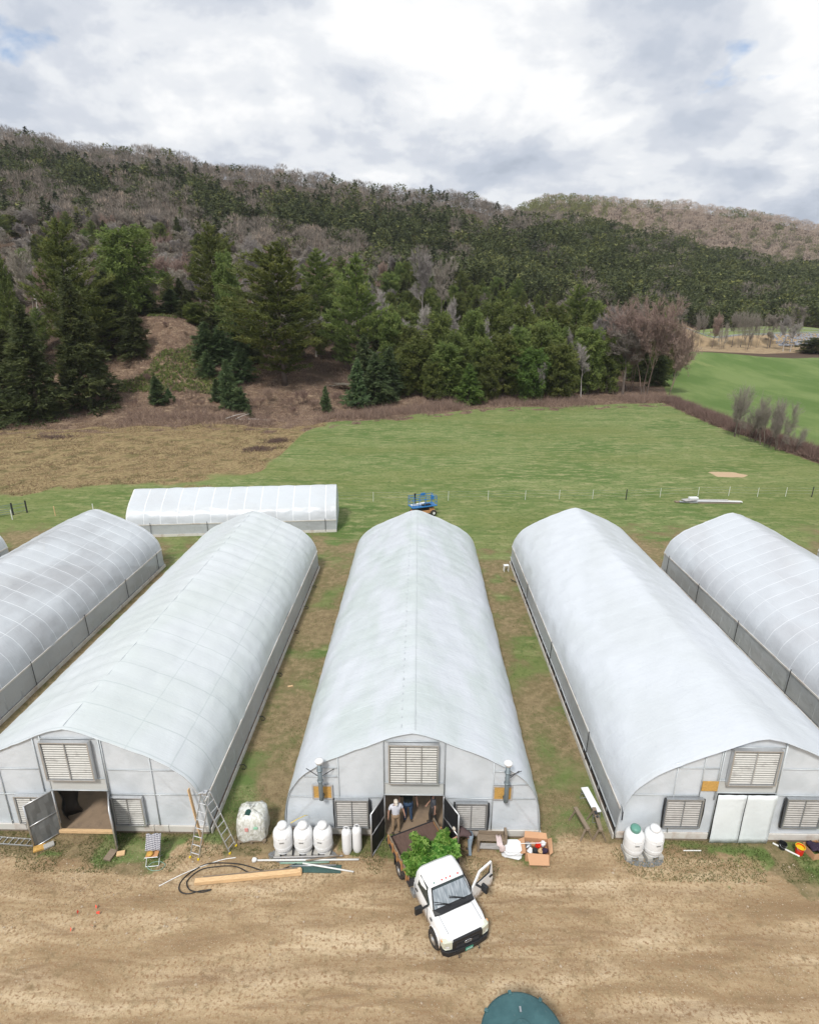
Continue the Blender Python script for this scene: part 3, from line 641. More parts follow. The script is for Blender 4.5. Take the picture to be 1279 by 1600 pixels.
# far left sliver, far left, left
greenhouse(-40.4, Y0, 45.6, 'leftmost greenhouse of the row, only its rounded far end showing at the left edge', M['film_b'], curtain=M['film_side'], posts=BP, seed=11, front=False)
greenhouse(-27.0, Y0, 45.4, 'greenhouse with greyish see-through roof showing its white hoops, outer left of the row', M['film_a'], curtain=M['film_side'], posts=BP, seed=12, floor='floor_in', amp=.045, front=False)
g2 = greenhouse(-13.65, Y0, 45.2, 'greenhouse with grey open doors and dark doorway, bare earth inside, left of the middle one', M['film_b'], curtain=M['film_side'], posts=(), seed=13, floor='floor_tan', lap=.10, ridge=-.06, amp=.035)
g3 = greenhouse(-.2, Y0, 45.6, 'middle greenhouse with two flue pipes, black open doors and wrinkled roof, behind the truck', M['film_c'], side_z=.45, seed=15, floor='floor_tan', lap=.10, ridge=.12, amp=.02)
for i_ in range(52):
    q = MB(); yy_ = .4+i_*.52; q.box((-.42, yy_, zprof(.42, PROF)+.035), (.035, .10+.08*(i_ % 3 == 0), .012)); q.build('tape_patch', M['frame_grey'], g3)
g4 = greenhouse(13.2, Y0, 46.5, 'greenhouse with closed white sheeted doors and a dark slit along its left side', M['film_d'], curtain=M['film_side'], side_z=1.58, posts=(8, 16, 24), seed=14, lap=.22, gap_left=True, amp=.015)
greenhouse(25.75, Y0, 45.3, 'greenhouse with grey side curtain at the right edge of the row', M['film_e'], curtain=M['film_side'], posts=BP, seed=16, amp=.03, front=False)
greenhouse(39.0, Y0, 46.0, 'rightmost greenhouse of the row, just a corner of its far end showing', M['film_b'], curtain=M['film_side'], posts=BP, seed=18, front=False)
PB = [(a*.66, c*.77) for a, c in PROF]
_ang = math.atan2(54.3-52.3, 20.2)
gb = greenhouse(-28.4-3.43*math.sin(_ang)*0, 52.3, 52.3+20.3, 'separate greenhouse lying crosswise behind the row, with white hoop lines', M['film_h'], side_z=1.22, rib_gap=1.6, rz=_ang-math.pi/2, prof=PB, curtain=M['film_side'], posts=(1.1, 7, 12.6, 18), seed=21, amp=.03, front=False)
gb.location = (-28.4-3.43*math.sin(_ang), 52.3+3.43*math.cos(_ang), 0)
# --- front of the middle house (local x = world x + .2)
end_front(g3, PROF, -1.07, 1.25, 2.16, [(-1.1, 2.1), (1.28, 2.1), (-2.9, .4), (3.2, .4), (-1.1, .1), (1.28, .1)], [(-4.9, -1.1, 2.0), (1.3, 4.9, 2.02), (-4.5, -2.9, 3.0), (3.2, 4.55, 2.72), (-3.95, -2.9, 3.42), (3.2, 4.0, 3.35), (-1.1, 1.28, 4.72)], [(-5.15, -2.6), (-2.6, -1.1), (1.3, 3.0), (3.0, 5.15)])
louver(g3, -.86, .98, 2.86, 4.64, -.05, 'louver', M['louver'], 20, 3, .16)
louver(g3, -3.03, -1.78, .62, 1.95, -.05, 'shutter', M['louver_dark'], 16, 2, .16, True)
louver(g3, 1.78, 2.95, .62, 1.86, -.05, 'shutter', M['louver_dark'], 16, 2, .16, True)
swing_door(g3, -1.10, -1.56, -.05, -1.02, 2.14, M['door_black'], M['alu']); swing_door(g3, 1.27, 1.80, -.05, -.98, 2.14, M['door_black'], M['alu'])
for sx, pw in ((-3.55, (-3.90, -3.20, 1.98, 2.56)), (3.67, (3.25, 3.91, 2.03, 2.62))):
    q = MB(); q.box(((pw[0]+pw[1])/2, -.045, (pw[2]+pw[3])/2), (pw[1]-pw[0], .03, pw[3]-pw[2])); pl = q.build('plywood_panel', M['plywood'], g3)
    q = MB()
    for a in (pw[0]-.03, pw[1]+.03): q.box((a, -.06, (pw[2]+pw[3])/2), (.06, .04, pw[3]-pw[2]+.12))
    for c in (pw[2]-.03, pw[3]+.03): q.box(((pw[0]+pw[1])/2, -.06, c), (pw[1]-pw[0], .036, .06))
    q.build('trim', M['grey_wood'], pl)
    q = MB(); q.tube([(sx, -.06, 2.15), (sx, -.30, 2.15), (sx, -.36, 2.22), (sx, -.36, 2.4), (sx, -.36, 3.95)], .088, 14); q.lathe([(.12, 0), (.12, .04)], (sx, -.36, 3.1), 14); q.lathe([(.12, 0), (.12, .04)], (sx, -.36, 3.6), 14); fl = q.build('flue', M['galv_dark'], g3, smooth=True)
    q = MB(); q.lathe([(.11, 0), (.135, .02), (.135, .07), (.17, .10), (.17, .15), (.11, .19), (.03, .21)], (sx, -.36, 3.93), 18); q.build('flue_cap', M['white_paint'], fl, smooth=True)
    q = MB(); q.bar((sx-.1, -.36, 3.35), (sx-.6*(1 if sx < 0 else -1), -.02, 3.38), .02); q.bar((sx+.1, -.36, 3.35), (sx+.5, -.02, 3.38), .02); q.build('bracket', M['dark_metal'], fl)
# --- front of the left house
end_front(g2, PROF, -.98, 1.25, 2.18, [(-1.3, 2.1), (1.35, 2.1), (-1.0, .1), (1.27, .1), (-2.95, .4), (3.15, .4)], [(-4.9, -1.3, 1.95), (1.35, 4.9, 2.0), (-4.2, -1.35, 3.2), (1.4, 4.2, 3.2), (-1.3, 1.35, 4.68)], [(-5.15, -2.4), (-2.4, -1.0), (1.3, 2.9), (2.9, 3.5), (3.5, 5.15)])
louver(g2, -.9, .93, 2.86, 4.6, -.05, 'louver', M['louver'], 20, 2, .2)
louver(g2, -2.47, -1.25, .62, 1.92, -.05, 'shutter', M['louver'], 18, 2, .16); louver(g2, 1.45, 2.60, .58, 1.92, -.05, 'shutter', M['louver'], 18, 2, .16)
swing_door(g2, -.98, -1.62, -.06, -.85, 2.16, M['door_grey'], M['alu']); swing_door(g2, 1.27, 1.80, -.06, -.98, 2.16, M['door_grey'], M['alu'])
q = MB(); q.box((.13, -.1, .13), (2.3, .12, .14)); q.build('door_sill', M['new_wood'], g2, bevel=.01)
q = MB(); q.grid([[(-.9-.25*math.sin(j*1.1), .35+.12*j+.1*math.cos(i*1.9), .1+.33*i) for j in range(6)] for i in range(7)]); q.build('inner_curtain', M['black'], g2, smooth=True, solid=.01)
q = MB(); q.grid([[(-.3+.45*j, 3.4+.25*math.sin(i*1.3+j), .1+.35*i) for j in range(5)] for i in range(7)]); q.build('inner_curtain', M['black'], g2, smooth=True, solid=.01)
# --- front of the right house
end_front(g4, PROF, -1.42, .88, 2.46, [(-1.5, 2.1), (.85, 2.5), (-3.1, .4), (3.1, .4), (-2.1, 2.2), (-1.42, .1), (.88, .1)], [(-4.9, -2.1, 2.3), (.88, 4.9, 2.35), (-4.1, -1.5, 3.62), (.85, 3.9, 3.62), (-1.45, .85, 4.62)], [(-5.15, -3.3), (-3.3, -1.45), (.9, 3.0), (3.0, 5.15)])
louver(g4, -1.17, .57, 3.02, 4.58, -.05, 'louver', M['louver'], 19, 2, .2)
louver(g4, -3.35, -2.0, .86, 2.2, -.05, 'shutter', M['louver_dark'], 16, 2, .16, True); louver(g4, 1.33, 2.7, .92, 2.28, -.05, 'shutter', M['louver_dark'], 16, 2, .16, True)
q = MB(); q.box((-1.76, -.045, 2.78), (.62, .03, .46)); q.build('plywood_panel', M['plywood'], g4)
for a, c in ((-1.42, -.31), (-.27, .88)):
    q = MB(); n = 8
    q.grid([[(a+(c-a)*i/n+.004*math.sin(j), -.15-.010*math.sin(i*1.7+j*.6), .05+2.4*j/10) for j in range(11)] for i in range(n+1)]); q.build('door', M['film_door'], g4, smooth=True, solid=.02)
q = MB(); q.box((-.29, -.11, 1.25), (.035, .02, 2.4)); q.build('door_gap', M['dark_metal'], g4)
q = MB(); q.tube([(-5.0, .2, 1.75), (-5.06, -.2, 1.6), (-5.1, -.3, 1.3)], .03, 6); q.build('side_latch', M['dark_metal'], g4)
# ------------------------------------------------------------------ trees
def tuft_tris(rng, pos, dirs, size, width, fan=3, up=.35, spread=.7):
    """fans of slim triangles: needle sprays or leaves"""
    n = len(pos); V = np.zeros((n, fan, 3, 3)); 
    for k in range(fan):
        d = dirs+rng.normal(0, spread, (n, 3)); d[:, 2] += up*.5; d /= np.linalg.norm(d, axis=1)[:, None]+1e-9
        s = np.cross(d, rng.normal(0, 1, (n, 3))+np.array([0, 0, 1.2])); s /= np.linalg.norm(s, axis=1)[:, None]+1e-9
        L_ = size*(.6+.8*rng.random((n, 1)))
        V[:, k, 0] = pos-d*L_*.3-s*width*.5; V[:, k, 1] = pos-d*L_*.3+s*width*.5; V[:, k, 2] = pos+d*L_*.8
    return V.reshape(-1, 3), np.arange(n*fan*3).reshape(-1, 3)
def tube_np(a, b, ra, rb, n=4):
    a = np.asarray(a, float); b = np.asarray(b, float); d = (b-a)/np.linalg.norm(b-a); x = np.cross(d, [.3, .2, 1.]); x /= np.linalg.norm(x); y = np.cross(d, x)
    t = np.arange(n)*2*np.pi/n; c = np.cos(t)[:, None]*x+np.sin(t)[:, None]*y
    V = np.r_[a+c*ra, b+c*rb]; i = np.arange(n); j = (i+1) % n
    return V, np.r_[np.stack([i, j, j+n], 1), np.stack([i, j+n, i+n], 1)]
class Acc:
    def __init__(s): s.V = []; s.T = []; s.A = []; s.n = 0
    def add(s, V, T, a): s.V.append(V); s.T.append(T+s.n); s.A.append(np.broadcast_to(a, (len(V),)) if np.ndim(a) == 0 else a); s.n += len(V)
    def get(s): return np.concatenate(s.V), np.concatenate(s.T), np.concatenate(s.A)
    def mesh(s, name, mat): V, T, A = s.get(); return nmesh(name, V, T, [mat], {'tint': A})
def trunk_mesh(name, H, r, mat, rng, lean=.0, stubs=0, n=8):
    t = MB(); pts = []; x = y = 0
    for i in range(9): pts.append((x, y, H*i/8-.25*(i == 0))); x += rng.normal(0, .012*H/8)*2+lean*H/8; y += rng.normal(0, .012*H/8)*2
    t.tube(pts, [r*(1.25 if i == 0 else 1)*(1-i/8.6)+.015 for i in range(9)], n)
    for _ in range(stubs):
        z = H*rng.uniform(.12, .45); a = rng.uniform(0, 6.28); L_ = H*rng.uniform(.06, .16)
        t.tube([(0, 0, z), (math.cos(a)*L_*.5, math.sin(a)*L_*.5, z+.1), (math.cos(a)*L_, math.sin(a)*L_, z-.1)], [.06, .04, .015], 4)
    me = bpy.data.meshes.new(name); me.from_pydata(t.v, [], t.f); me.materials.append(mat); me.polygons.foreach_set('use_smooth', [True]*len(me.polygons)); return me
def conifer(seed, H, Rr, kind, q=1.0):
    rng = np.random.default_rng(seed); A = Acc(); 
    if kind == 'pine': base, nb, tpb, sz, wd, fl = .10, int(150*q), 30, .72, .24, .16
    elif kind == 'hemlock': base, nb, tpb, sz, wd, fl = .02, int(300*q), 19, .70, .26, .26
    elif kind == 'round': base, nb, tpb, sz, wd, fl = .06, int(150*q), 26, .60, .23, .3
    else: base, nb, tpb, sz, wd, fl = .02, int(190*q), 16, .36, .15, .16       # young spruce or cedar
    az = rng.random()*6
    gap = rng.random(6)*6.28
    for i in range(nb):
        t = base+(1-base)*((i+rng.random())/nb)**(.92 if kind != 'pine' else .88)
        if kind == 'pine':
            lay = round(t*17)/17; t = lay+(t-lay)*.45                         # whorls with sky between
            pr = min(1, ((1-t)/.55))**.75*min(1, .62+t*1.4)*(.65 if t < .25 else 1)
        elif kind == 'hemlock': pr = (1-t)**.72*(.85+.15*math.sin(t*30))
        elif kind == 'round': pr = math.sqrt(max(.02, 1-((t-.42)/.62)**2))
        else: pr = (1-t)**.85*(.9 if t > .1 else .75)
        az += 2.4+rng.normal(0, .3)
        asym = 1+.22*math.sin(az+gap[0])+.14*math.sin(2*az+gap[1]+t*5)
        L_ = Rr*max(.05, pr)*asym*rng.uniform(.62, 1.12)*(rng.uniform(.6, 1.15) if kind == 'young' else 1)*(.78+.44*vnoise(az*1.3, t*9, 1.0, seed))
        if kind == 'pine' and rng.random() < .12: L_ *= 1.22
        up = {'pine': .10+.55*t**2, 'hemlock': -.22+.3*t, 'round': .15+.5*t, 'young': .05+.5*t}[kind]
        n = max(4, int(tpb*(L_/Rr)**1.1*2)); s = rng.random(n)**.62*.9+.12
        lat = rng.normal(0, 1, n)*L_*(.20 if kind == 'pine' else .16)*(1.15-s*.55)
        c, sn = math.cos(az), math.sin(az); z0 = t*H
        x = c*s*L_-sn*lat; y = sn*s*L_+c*lat
        z = z0+L_*(up*s+(.10 if kind == 'pine' else -.12)*s**2)+rng.normal(0, fl, n)-abs(lat)*.12
        pos = np.stack([x, y, z], 1); d = np.stack([c-sn*lat/L_*1.2, sn+c*lat/L_*1.2, np.full(n, .25 if kind == 'pine' else -.05)], 1)
        V, T = tuft_tris(rng, pos, d, sz, wd, 3, .5 if kind == 'pine' else .1, .5)
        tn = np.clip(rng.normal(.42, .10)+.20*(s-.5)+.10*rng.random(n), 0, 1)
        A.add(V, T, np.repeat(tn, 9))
        if kind in ('pine', 'round') and i % 3 == 0: 
            V, T = tube_np((0, 0, z0), (c*L_*.8, sn*L_*.8, z0+L_*up*.8), .035+.01*L_, .015); A.add(V, T, .02)
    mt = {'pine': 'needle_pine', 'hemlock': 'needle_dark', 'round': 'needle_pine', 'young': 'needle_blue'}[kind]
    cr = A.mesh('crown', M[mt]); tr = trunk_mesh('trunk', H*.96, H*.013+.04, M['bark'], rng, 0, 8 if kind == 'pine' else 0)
    return tr, cr
def bare(seed, H, mat, bark, spread=.5, base=.28, twigs=6, tw=.035, multi=1):
    rng = np.random.default_rng(seed); A = Acc(); segs = []
    tr = MB()
    def grow(p, d, L_, r, lv):
        k = [5, 3, 3][lv] if lv < 3 else 2; pts = [p]; q = p
        for i in range(k):
            d = d+rng.normal(0, .10+.05*lv, 3)+np.array([0, 0, .06]); d /= np.linalg.norm(d); q = q+d*L_/k
            segs.append((pts[-1], q, r*(1-i/(k+.5)), r*(1-(i+1)/(k+.5))+.004, lv)); pts.append(q)
            if lv < 3:
                nc = [2, 2, 2][lv] if not (lv == 0 and i == 0) else 0
                for _ in range(nc):
                    a = rng.uniform(0, 6.28); x = np.cross(d, [.2, .4, 1.]); x /= np.linalg.norm(x); y = np.cross(d, x)
                    ang = rng.uniform(.35, .85)*spread*2; dd = d*math.cos(ang)+(x*math.cos(a)+y*math.sin(a))*math.sin(ang)
                    grow(q, dd, L_*rng.uniform(.48, .72)*(1 if lv else .75), r*(1-(i+1)/(k+1))*.55+.006, lv+1)
            else:
                for _ in range(twigs):
                    tp.append(q+rng.normal(0, .15, 3)); td.append(d+rng.normal(0, .35, 3))
    tp, td = [], []
    for m in range(multi):
        a = rng.uniform(0, 6.28); off = np.array([math.cos(a), math.sin(a), 0])*(.25*multi if multi > 1 else 0)
        d0 = np.array([0, 0, 1.])+(off*.5 if multi > 1 else rng.normal(0, .04, 3)); d0 /= np.linalg.norm(d0)
        st = off+d0*H*base; pts = [off-np.array([0, 0, .3]), off+d0*H*base*.5, st]
        rr = (H*.013+.03)*(1 if multi == 1 else .6); tr.tube([tuple(x) for x in pts], [rr*1.3, rr*1.05, rr], 7)
        grow(st, d0, H*.56, rr, 0)
    for a, b_, ra, rb, lv in segs:
        V, T = tube_np(a, b_, max(ra, .015), max(rb, .012), 5 if lv == 0 else 3); A.add(V, T, .25+.12*lv+rng.random()*.1)
    tp = np.array(tp); td = np.array(td); td /= np.linalg.norm(td, axis=1)[:, None]
    V, T = tuft_tris(rng, tp, td, H*.045+.25, tw, 3, .5, .45); A.add(V, T, np.repeat(np.clip(rng.normal(.55, .18, len(tp)), 0, 1), 9))
    V = A.mesh('crown', mat); top = np.concatenate(A.V)[:, 2].max()
    t = bpy.data.meshes.new('trunk'); t.from_pydata(tr.v, [], tr.f); t.materials.append(bark); return t, V, top
def mh(me):
    co = np.zeros(len(me.vertices)*3, np.float32); me.vertices.foreach_get('co', co); co = co.reshape(-1, 3); return co[:, 2].max(), np.percentile(np.hypot(co[:, 0], co[:, 1]), 97)
PROTO = {}
for kind, n, H, Rr in (('pine', 5, 22, 6.2), ('hemlock', 4, 20, 5.4), ('round', 4, 14, 4.6), ('young', 4, 7, 2.1)):
    PROTO[kind] = []
    for i in range(n):
        t, c = conifer(100+i*7+len(kind), H, Rr, kind); h, r = mh(c); PROTO[kind].append((t, c, h, r))
for kind, n, mt, bk, sp_, mu, tw in (('bare', 4, 'twig', 'bark', .5, 1, .05), ('red', 3, 'twig_red', 'bark', .42, 3, .05), ('pale', 3, 'twig_pale', 'bark_pale', .30, 1, .05), ('sapling', 3, 'twig', 'bark', .42, 3, .011)):
    PROTO[kind] = []
    for i in range(n):
        t, c, top = bare(300+i*11+len(kind), 14 if kind != 'sapling' else 8, M[mt], M[bk], sp_, .3 if mu == 1 else .1, 5 if kind != 'sapling' else 2, tw, mu); h, r = mh(c); PROTO[kind].append((t, c, h, r))
trng = np.random.default_rng(77)
KN = {'pine': 'pine_tree', 'hemlock': 'evergreen_tree', 'round': 'pine_tree', 'young': 'young_evergreen', 'bare': 'bare_tree', 'red': 'budding_tree', 'pale': 'pale_bare_tree', 'sapling': 'sapling_clump'}
def plant(kind, x, y, Ht, Wd=None, label=None, group=None, z=None, v=None, matov=None, cat='tree'):
    ps = PROTO[kind]; t, c, h, r = ps[v if v is not None else trng.integers(len(ps))]
    z = hz(x, y) if z is None else z
    e = empty(KN[kind], (x, y, z-.1), trng.uniform(0, 6.28), label, cat, group)
    s = Ht/h; w_ = s if Wd is None else Wd/2/r
    for me, nm in ((t, 'trunk'), (c, 'crown')):
        o = link(bpy.data.objects.new(nm, me), e)
        if matov and nm == 'crown': o.material_slots[0].link = 'OBJECT'; o.material_slots[0].material = M[matov]
    e.scale = (w_, w_, s); return e
taken = []
def feat(kind, px, Yd, toprow, wpx, label, group=None, v=None, matov=None, cat='tree'):
    """a tree picked out in the photograph: bearing, distance, elevation of its top, apparent width"""
    x = (px-655)*CT/FPX*Yd; z = hz(x, Yd); p = survey(px, toprow, y=Yd); x = p.x
    z = hz(x, Yd); H = max(1.5, p.z-z); W = wpx/FPX*(Yd*CT+(CAMH-z)*ST)
    taken.append((x, Yd, W/2)); return plant(kind, x, Yd, H, W, label, group, z, v, matov, cat)
feat('hemlock', 28, 119, 468, 130, 'big dark bushy evergreen at the left edge, its skirt touching the brown field', v=0)
feat('hemlock', -35, 124, 455, 120, 'dark evergreen half cut off by the left edge, behind the big bushy one', v=1)
feat('hemlock', 100, 127, 428, 112, 'dark spired evergreen right of the big bushy one at the left edge', v=2)
feat('pine', 84, 147, 334, 120, 'tall light green pine with layered branches, highest tree near the left edge', v=0)
feat('pine', -8, 143, 384, 62, 'pine with bright branch tips cut off by the left edge', v=1)
feat('pine', 128, 150, 440, 100, 'grey-green drooping pine between the two tall left pines', v=4)
feat('round', 180, 170, 346, 96, 'round topped pine standing right of the tallest left pine', v=0)
feat('hemlock', 158, 160, 420, 92, 'dark olive evergreen in front of the round topped pine', v=3)
feat('hemlock', 202, 150, 470, 60, 'slim dark evergreen left of the bare mound', v=1)
feat('pine', 323, 176, 342, 84, 'narrow light green pine behind the bare brown mound', v=2)
feat('pine', 430, 147, 374, 172, 'largest pine, broad and layered, with low branches spreading to the right', v=3)
feat('pine', 492, 186, 386, 92, 'darker pine just behind and right of the largest pine', v=4)
feat('pine', 555, 164, 392, 98, 'dense bright pine with a bare shaded base, right of the largest pine', v=2)
feat('round', 350, 172, 388, 50, 'small rounded pine between the narrow pine and the largest pine', v=1)
feat('young', 240, 130, 585, 46, 'young green spruce alone on the bare brown slope', v=0)
feat('young', 262, 131, 605, 22, 'small green bush at the right foot of the lone young spruce', v=1)
feat('young', 350, 129, 560, 44, 'bluish young spruce on the slope left of the largest pine', v=1)
feat('young', 375, 129, 604, 34, 'low green conifer bush beside the bluish young spruce', v=2)
feat('young', 336, 133, 590, 26, 'small dark spruce left of the bluish young spruce', v=3)
feat('young', 508, 131, 601, 22, 'tiny dark spruce at the field edge below the bare slope', v=2)
feat('young', 388, 124, 633, 14, 'knee high dark evergreen beside the fallen branches', v=2)
feat('young', 558, 138, 558, 52, 'pale green dense cedar at the field edge, front of its clump', v=0)
feat('young', 585, 143, 548, 62, 'bluish spruce behind the pale green dense cedar', v=1)
feat('young', 608, 147, 540, 54, 'dark young spruce right of the cedar clump', v=3)
feat('young', 568, 149, 520, 52, 'mid green spruce rising behind the cedar clump', v=2)
feat('round', 655, 152, 522, 74, 'rounded green pine at the field edge, right of the cedar clump', v=2)
feat('round', 700, 150, 530, 70, 'broad bushy pine at the field edge, left of the bright green cedar', v=3)
feat('young', 733, 147, 566, 50, 'bright yellow-green cedar at the field edge', v=1, matov='needle_bright')
feat('pine', 786, 196, 446, 66, 'pale feathery pine rising above the lower evergreens', v=1)
feat('round', 790, 156, 515, 62, 'round green pine behind the field edge, left of the bright middle one', v=0)
feat('round', 838, 153, 540, 60, 'yellowish green round pine at the field edge, front of the large clump', v=1, matov='needle_bright')
feat('round', 862, 166, 494, 72, 'broad pine crowning the large clump at the field edge', v=2)
feat('round', 905, 172, 500, 66, 'round pine on the right side of the large clump', v=3)
feat('pine', 905, 190, 440, 84, 'tall spreading pine above the right side of the large clump', v=0)
feat('pine', 945, 180, 478, 50, 'pine just left of the pale poplar trunks', v=2)
feat('red', 1028, 167, 452, 116, 'big reddish budding tree at the corner of the field', v=0)
feat('red', 1000, 172, 462, 78, 'reddish budding tree left of the big one at the field corner', v=1)
feat('red', 1058, 164, 492, 56, 'leaning reddish tree overhanging the corner of the bright green field', v=2)
feat('pale', 966, 174, 470, 40, 'pale poplar with upright white limbs left of the reddish trees', v=0)
feat('pale', 944, 178, 478, 34, 'slender pale poplar, leftmost by the reddish trees', v=1)
feat('bare', 985, 166, 500, 60, 'grey bare tree in front of the pale poplars', v=0)
feat('pale', 628, 168, 492, 40, 'white stemmed birch clump among the evergreens', v=2)
feat('pale', 598, 176, 545, 24, 'thin pale birch left of the white stemmed clump', v=0)
feat('red', 255, 205, 384, 70, 'pinkish red budding maple behind the bare mound', v=1)
feat('red', 222, 215, 392, 44, 'grey-pink budding maple left of the redder one behind the mound', v=0)
feat('red', 52, 175, 395, 36, 'rusty budding tree showing between the two leftmost pines', v=2)
feat('bare', 30, 180, 372, 60, 'grey bare tree above the rusty budding tree at the left edge', v=1)
feat('pale', 385, 215, 356, 40, 'pale bare tree just above the largest pine', v=1)
feat('pale', 660, 225, 378, 40, 'tall pale forked bare tree on the open middle slope', v=2)
feat('bare', 690, 235, 392, 40, 'grey bare tree right of the tall pale forked one', v=2)
feat('bare', 530, 150, 600, 40, 'thin grey bare tree below the dense bright pine', v=3)
feat('bare', 880, 158, 562, 34, 'thin brown bare tree at the foot of the large pine clump', v=1)
feat('bare', 765, 152, 585, 36, 'thin bare tree beside the bright yellow-green cedar', v=2)
feat('round', 1278, 262, 526, 52, 'dark rounded evergreen at the right edge beside the grey stones', v=0, matov='needle_dark')
for px, Yd, tr_, w_, k in ((1100, 283, 478, 22, 'bare'), (1120, 281, 482, 26, 'red'), (1136, 280, 496, 20, 'bare'), (1152, 281, 484, 22, 'bare'), (1166, 279, 476, 30, 'bare'), (1180, 280, 480, 26, 'bare'), (1192, 278, 482, 24, 'bare'), (1212, 280, 486, 26, 'bare'), (1246, 278, 482, 26, 'bare'), (1130, 276, 512, 18, 'bare'), (1172, 274, 508, 18, 'bare'), (1203, 276, 514, 18, 'bare')):
    feat('sapling' if k == 'bare' and px % 3 else k, px, Yd, tr_, w_*.9, 'small bare tree in the thin row before the far road', 'bare trees before the far road')
feat('pale', 1234, 270, 488, 20, 'white stemmed birch before the grey stones by the far road', v=1)
feat('pale', 1243, 268, 500, 18, 'leaning white birch right beside the other white birch by the far road', v=2)
for px, Yd, tr_, w_ in ((1165, 106, 588, 30), (1158, 107, 610, 24), (1188, 101, 632, 30), (1205, 98, 622, 30), (1216, 97, 604, 28), (1235, 95, 612, 30), (1228, 94, 640, 26), (1250, 92, 660, 24), (1176, 104, 640, 22)):
    feat('sapling', px, Yd, tr_, w_*1.5, 'brown sapling clump standing up from the hedge line', 'sapling clumps rising from the hedge line')
for i, (px, Yd, tr_, w_) in enumerate(((632, 150, 548, 48), (676, 148, 560, 44), (712, 154, 512, 60), (752, 156, 520, 56), (770, 151, 552, 44), (812, 158, 505, 64), (848, 160, 500, 60), (884, 156, 530, 56), (928, 165, 505, 56), (955, 168, 520, 46), (640, 160, 505, 60), (690, 164, 480, 64), (740, 166, 478, 60), (610, 164, 480, 56), (820, 172, 470, 64), (872, 178, 468, 66), (770, 176, 462, 60), (930, 182, 462, 60))):
    feat('round', px, Yd, tr_, w_, 'round bushy pine in the thick belt behind the middle of the field', 'round bushy pines behind the middle of the field')
for px, Yd, tr_, w_ in ((645, 156, 535, 26), (668, 168, 470, 30), (722, 158, 540, 22), (757, 168, 488, 28), (800, 166, 500, 24), (826, 180, 462, 30), (850, 152, 560, 20), (893, 166, 505, 24), (915, 160, 530, 26), (705, 176, 455, 30), (600, 182, 440, 30), (572, 188, 430, 26)):
    feat('pale', px, Yd, tr_, w_, 'slim pale bare tree standing between the round pines behind the field', 'slim pale bare trees among the round pines')
for i, (px, Yd, tr_, w_, k) in enumerate(((318, 150, 500, 46, 'young'), (342, 152, 505, 50, 'young'), (366, 156, 500, 46, 'young'), (330, 162, 480, 50, 'hemlock'), (300, 168, 470, 44, 'round'), (372, 146, 540, 46, 'young'), (322, 144, 545, 34, 'young'), (352, 142, 560, 40, 'young'), (390, 160, 490, 50, 'hemlock'), (176, 152, 545, 46, 'young'), (200, 156, 520, 50, 'young'), (150, 146, 560, 44, 'young'), (225, 172, 455, 60, 'hemlock'), (265, 176, 450, 56, 'young'), (290, 174, 455, 50, 'hemlock'))):
    feat(k, px, Yd, tr_, w_, 'dark young evergreen in the thicket around the bare brown mound', 'young evergreens around the bare mound', cat='evergreen')
for i, (px, Yd, hh) in enumerate(((150, 128, 26), (175, 133, 24), (205, 127, 20), (275, 127, 22), (298, 132, 26), (310, 128, 18), (402, 130, 26), (420, 134, 30), (448, 131, 24), (470, 134, 28), (490, 131, 22), (525, 138, 24), (120, 125, 18), (230, 140, 18), (260, 160, 14), (222, 162, 14), (290, 158, 14), (415, 127, 16), (455, 127, 18), (335, 127, 14))):
    x_ = (px-655)*CT/FPX*Yd; row = 800+FPX*math.tan(math.atan((CAMH-hz(x_, Yd))/Yd)-PITCH)
    feat('sapling', px, Yd, row-hh, hh*1.1, 'low leafless brown shrub on the open bank left of centre', 'leafless shrubs on the open bank', matov='brushy', cat='shrub')
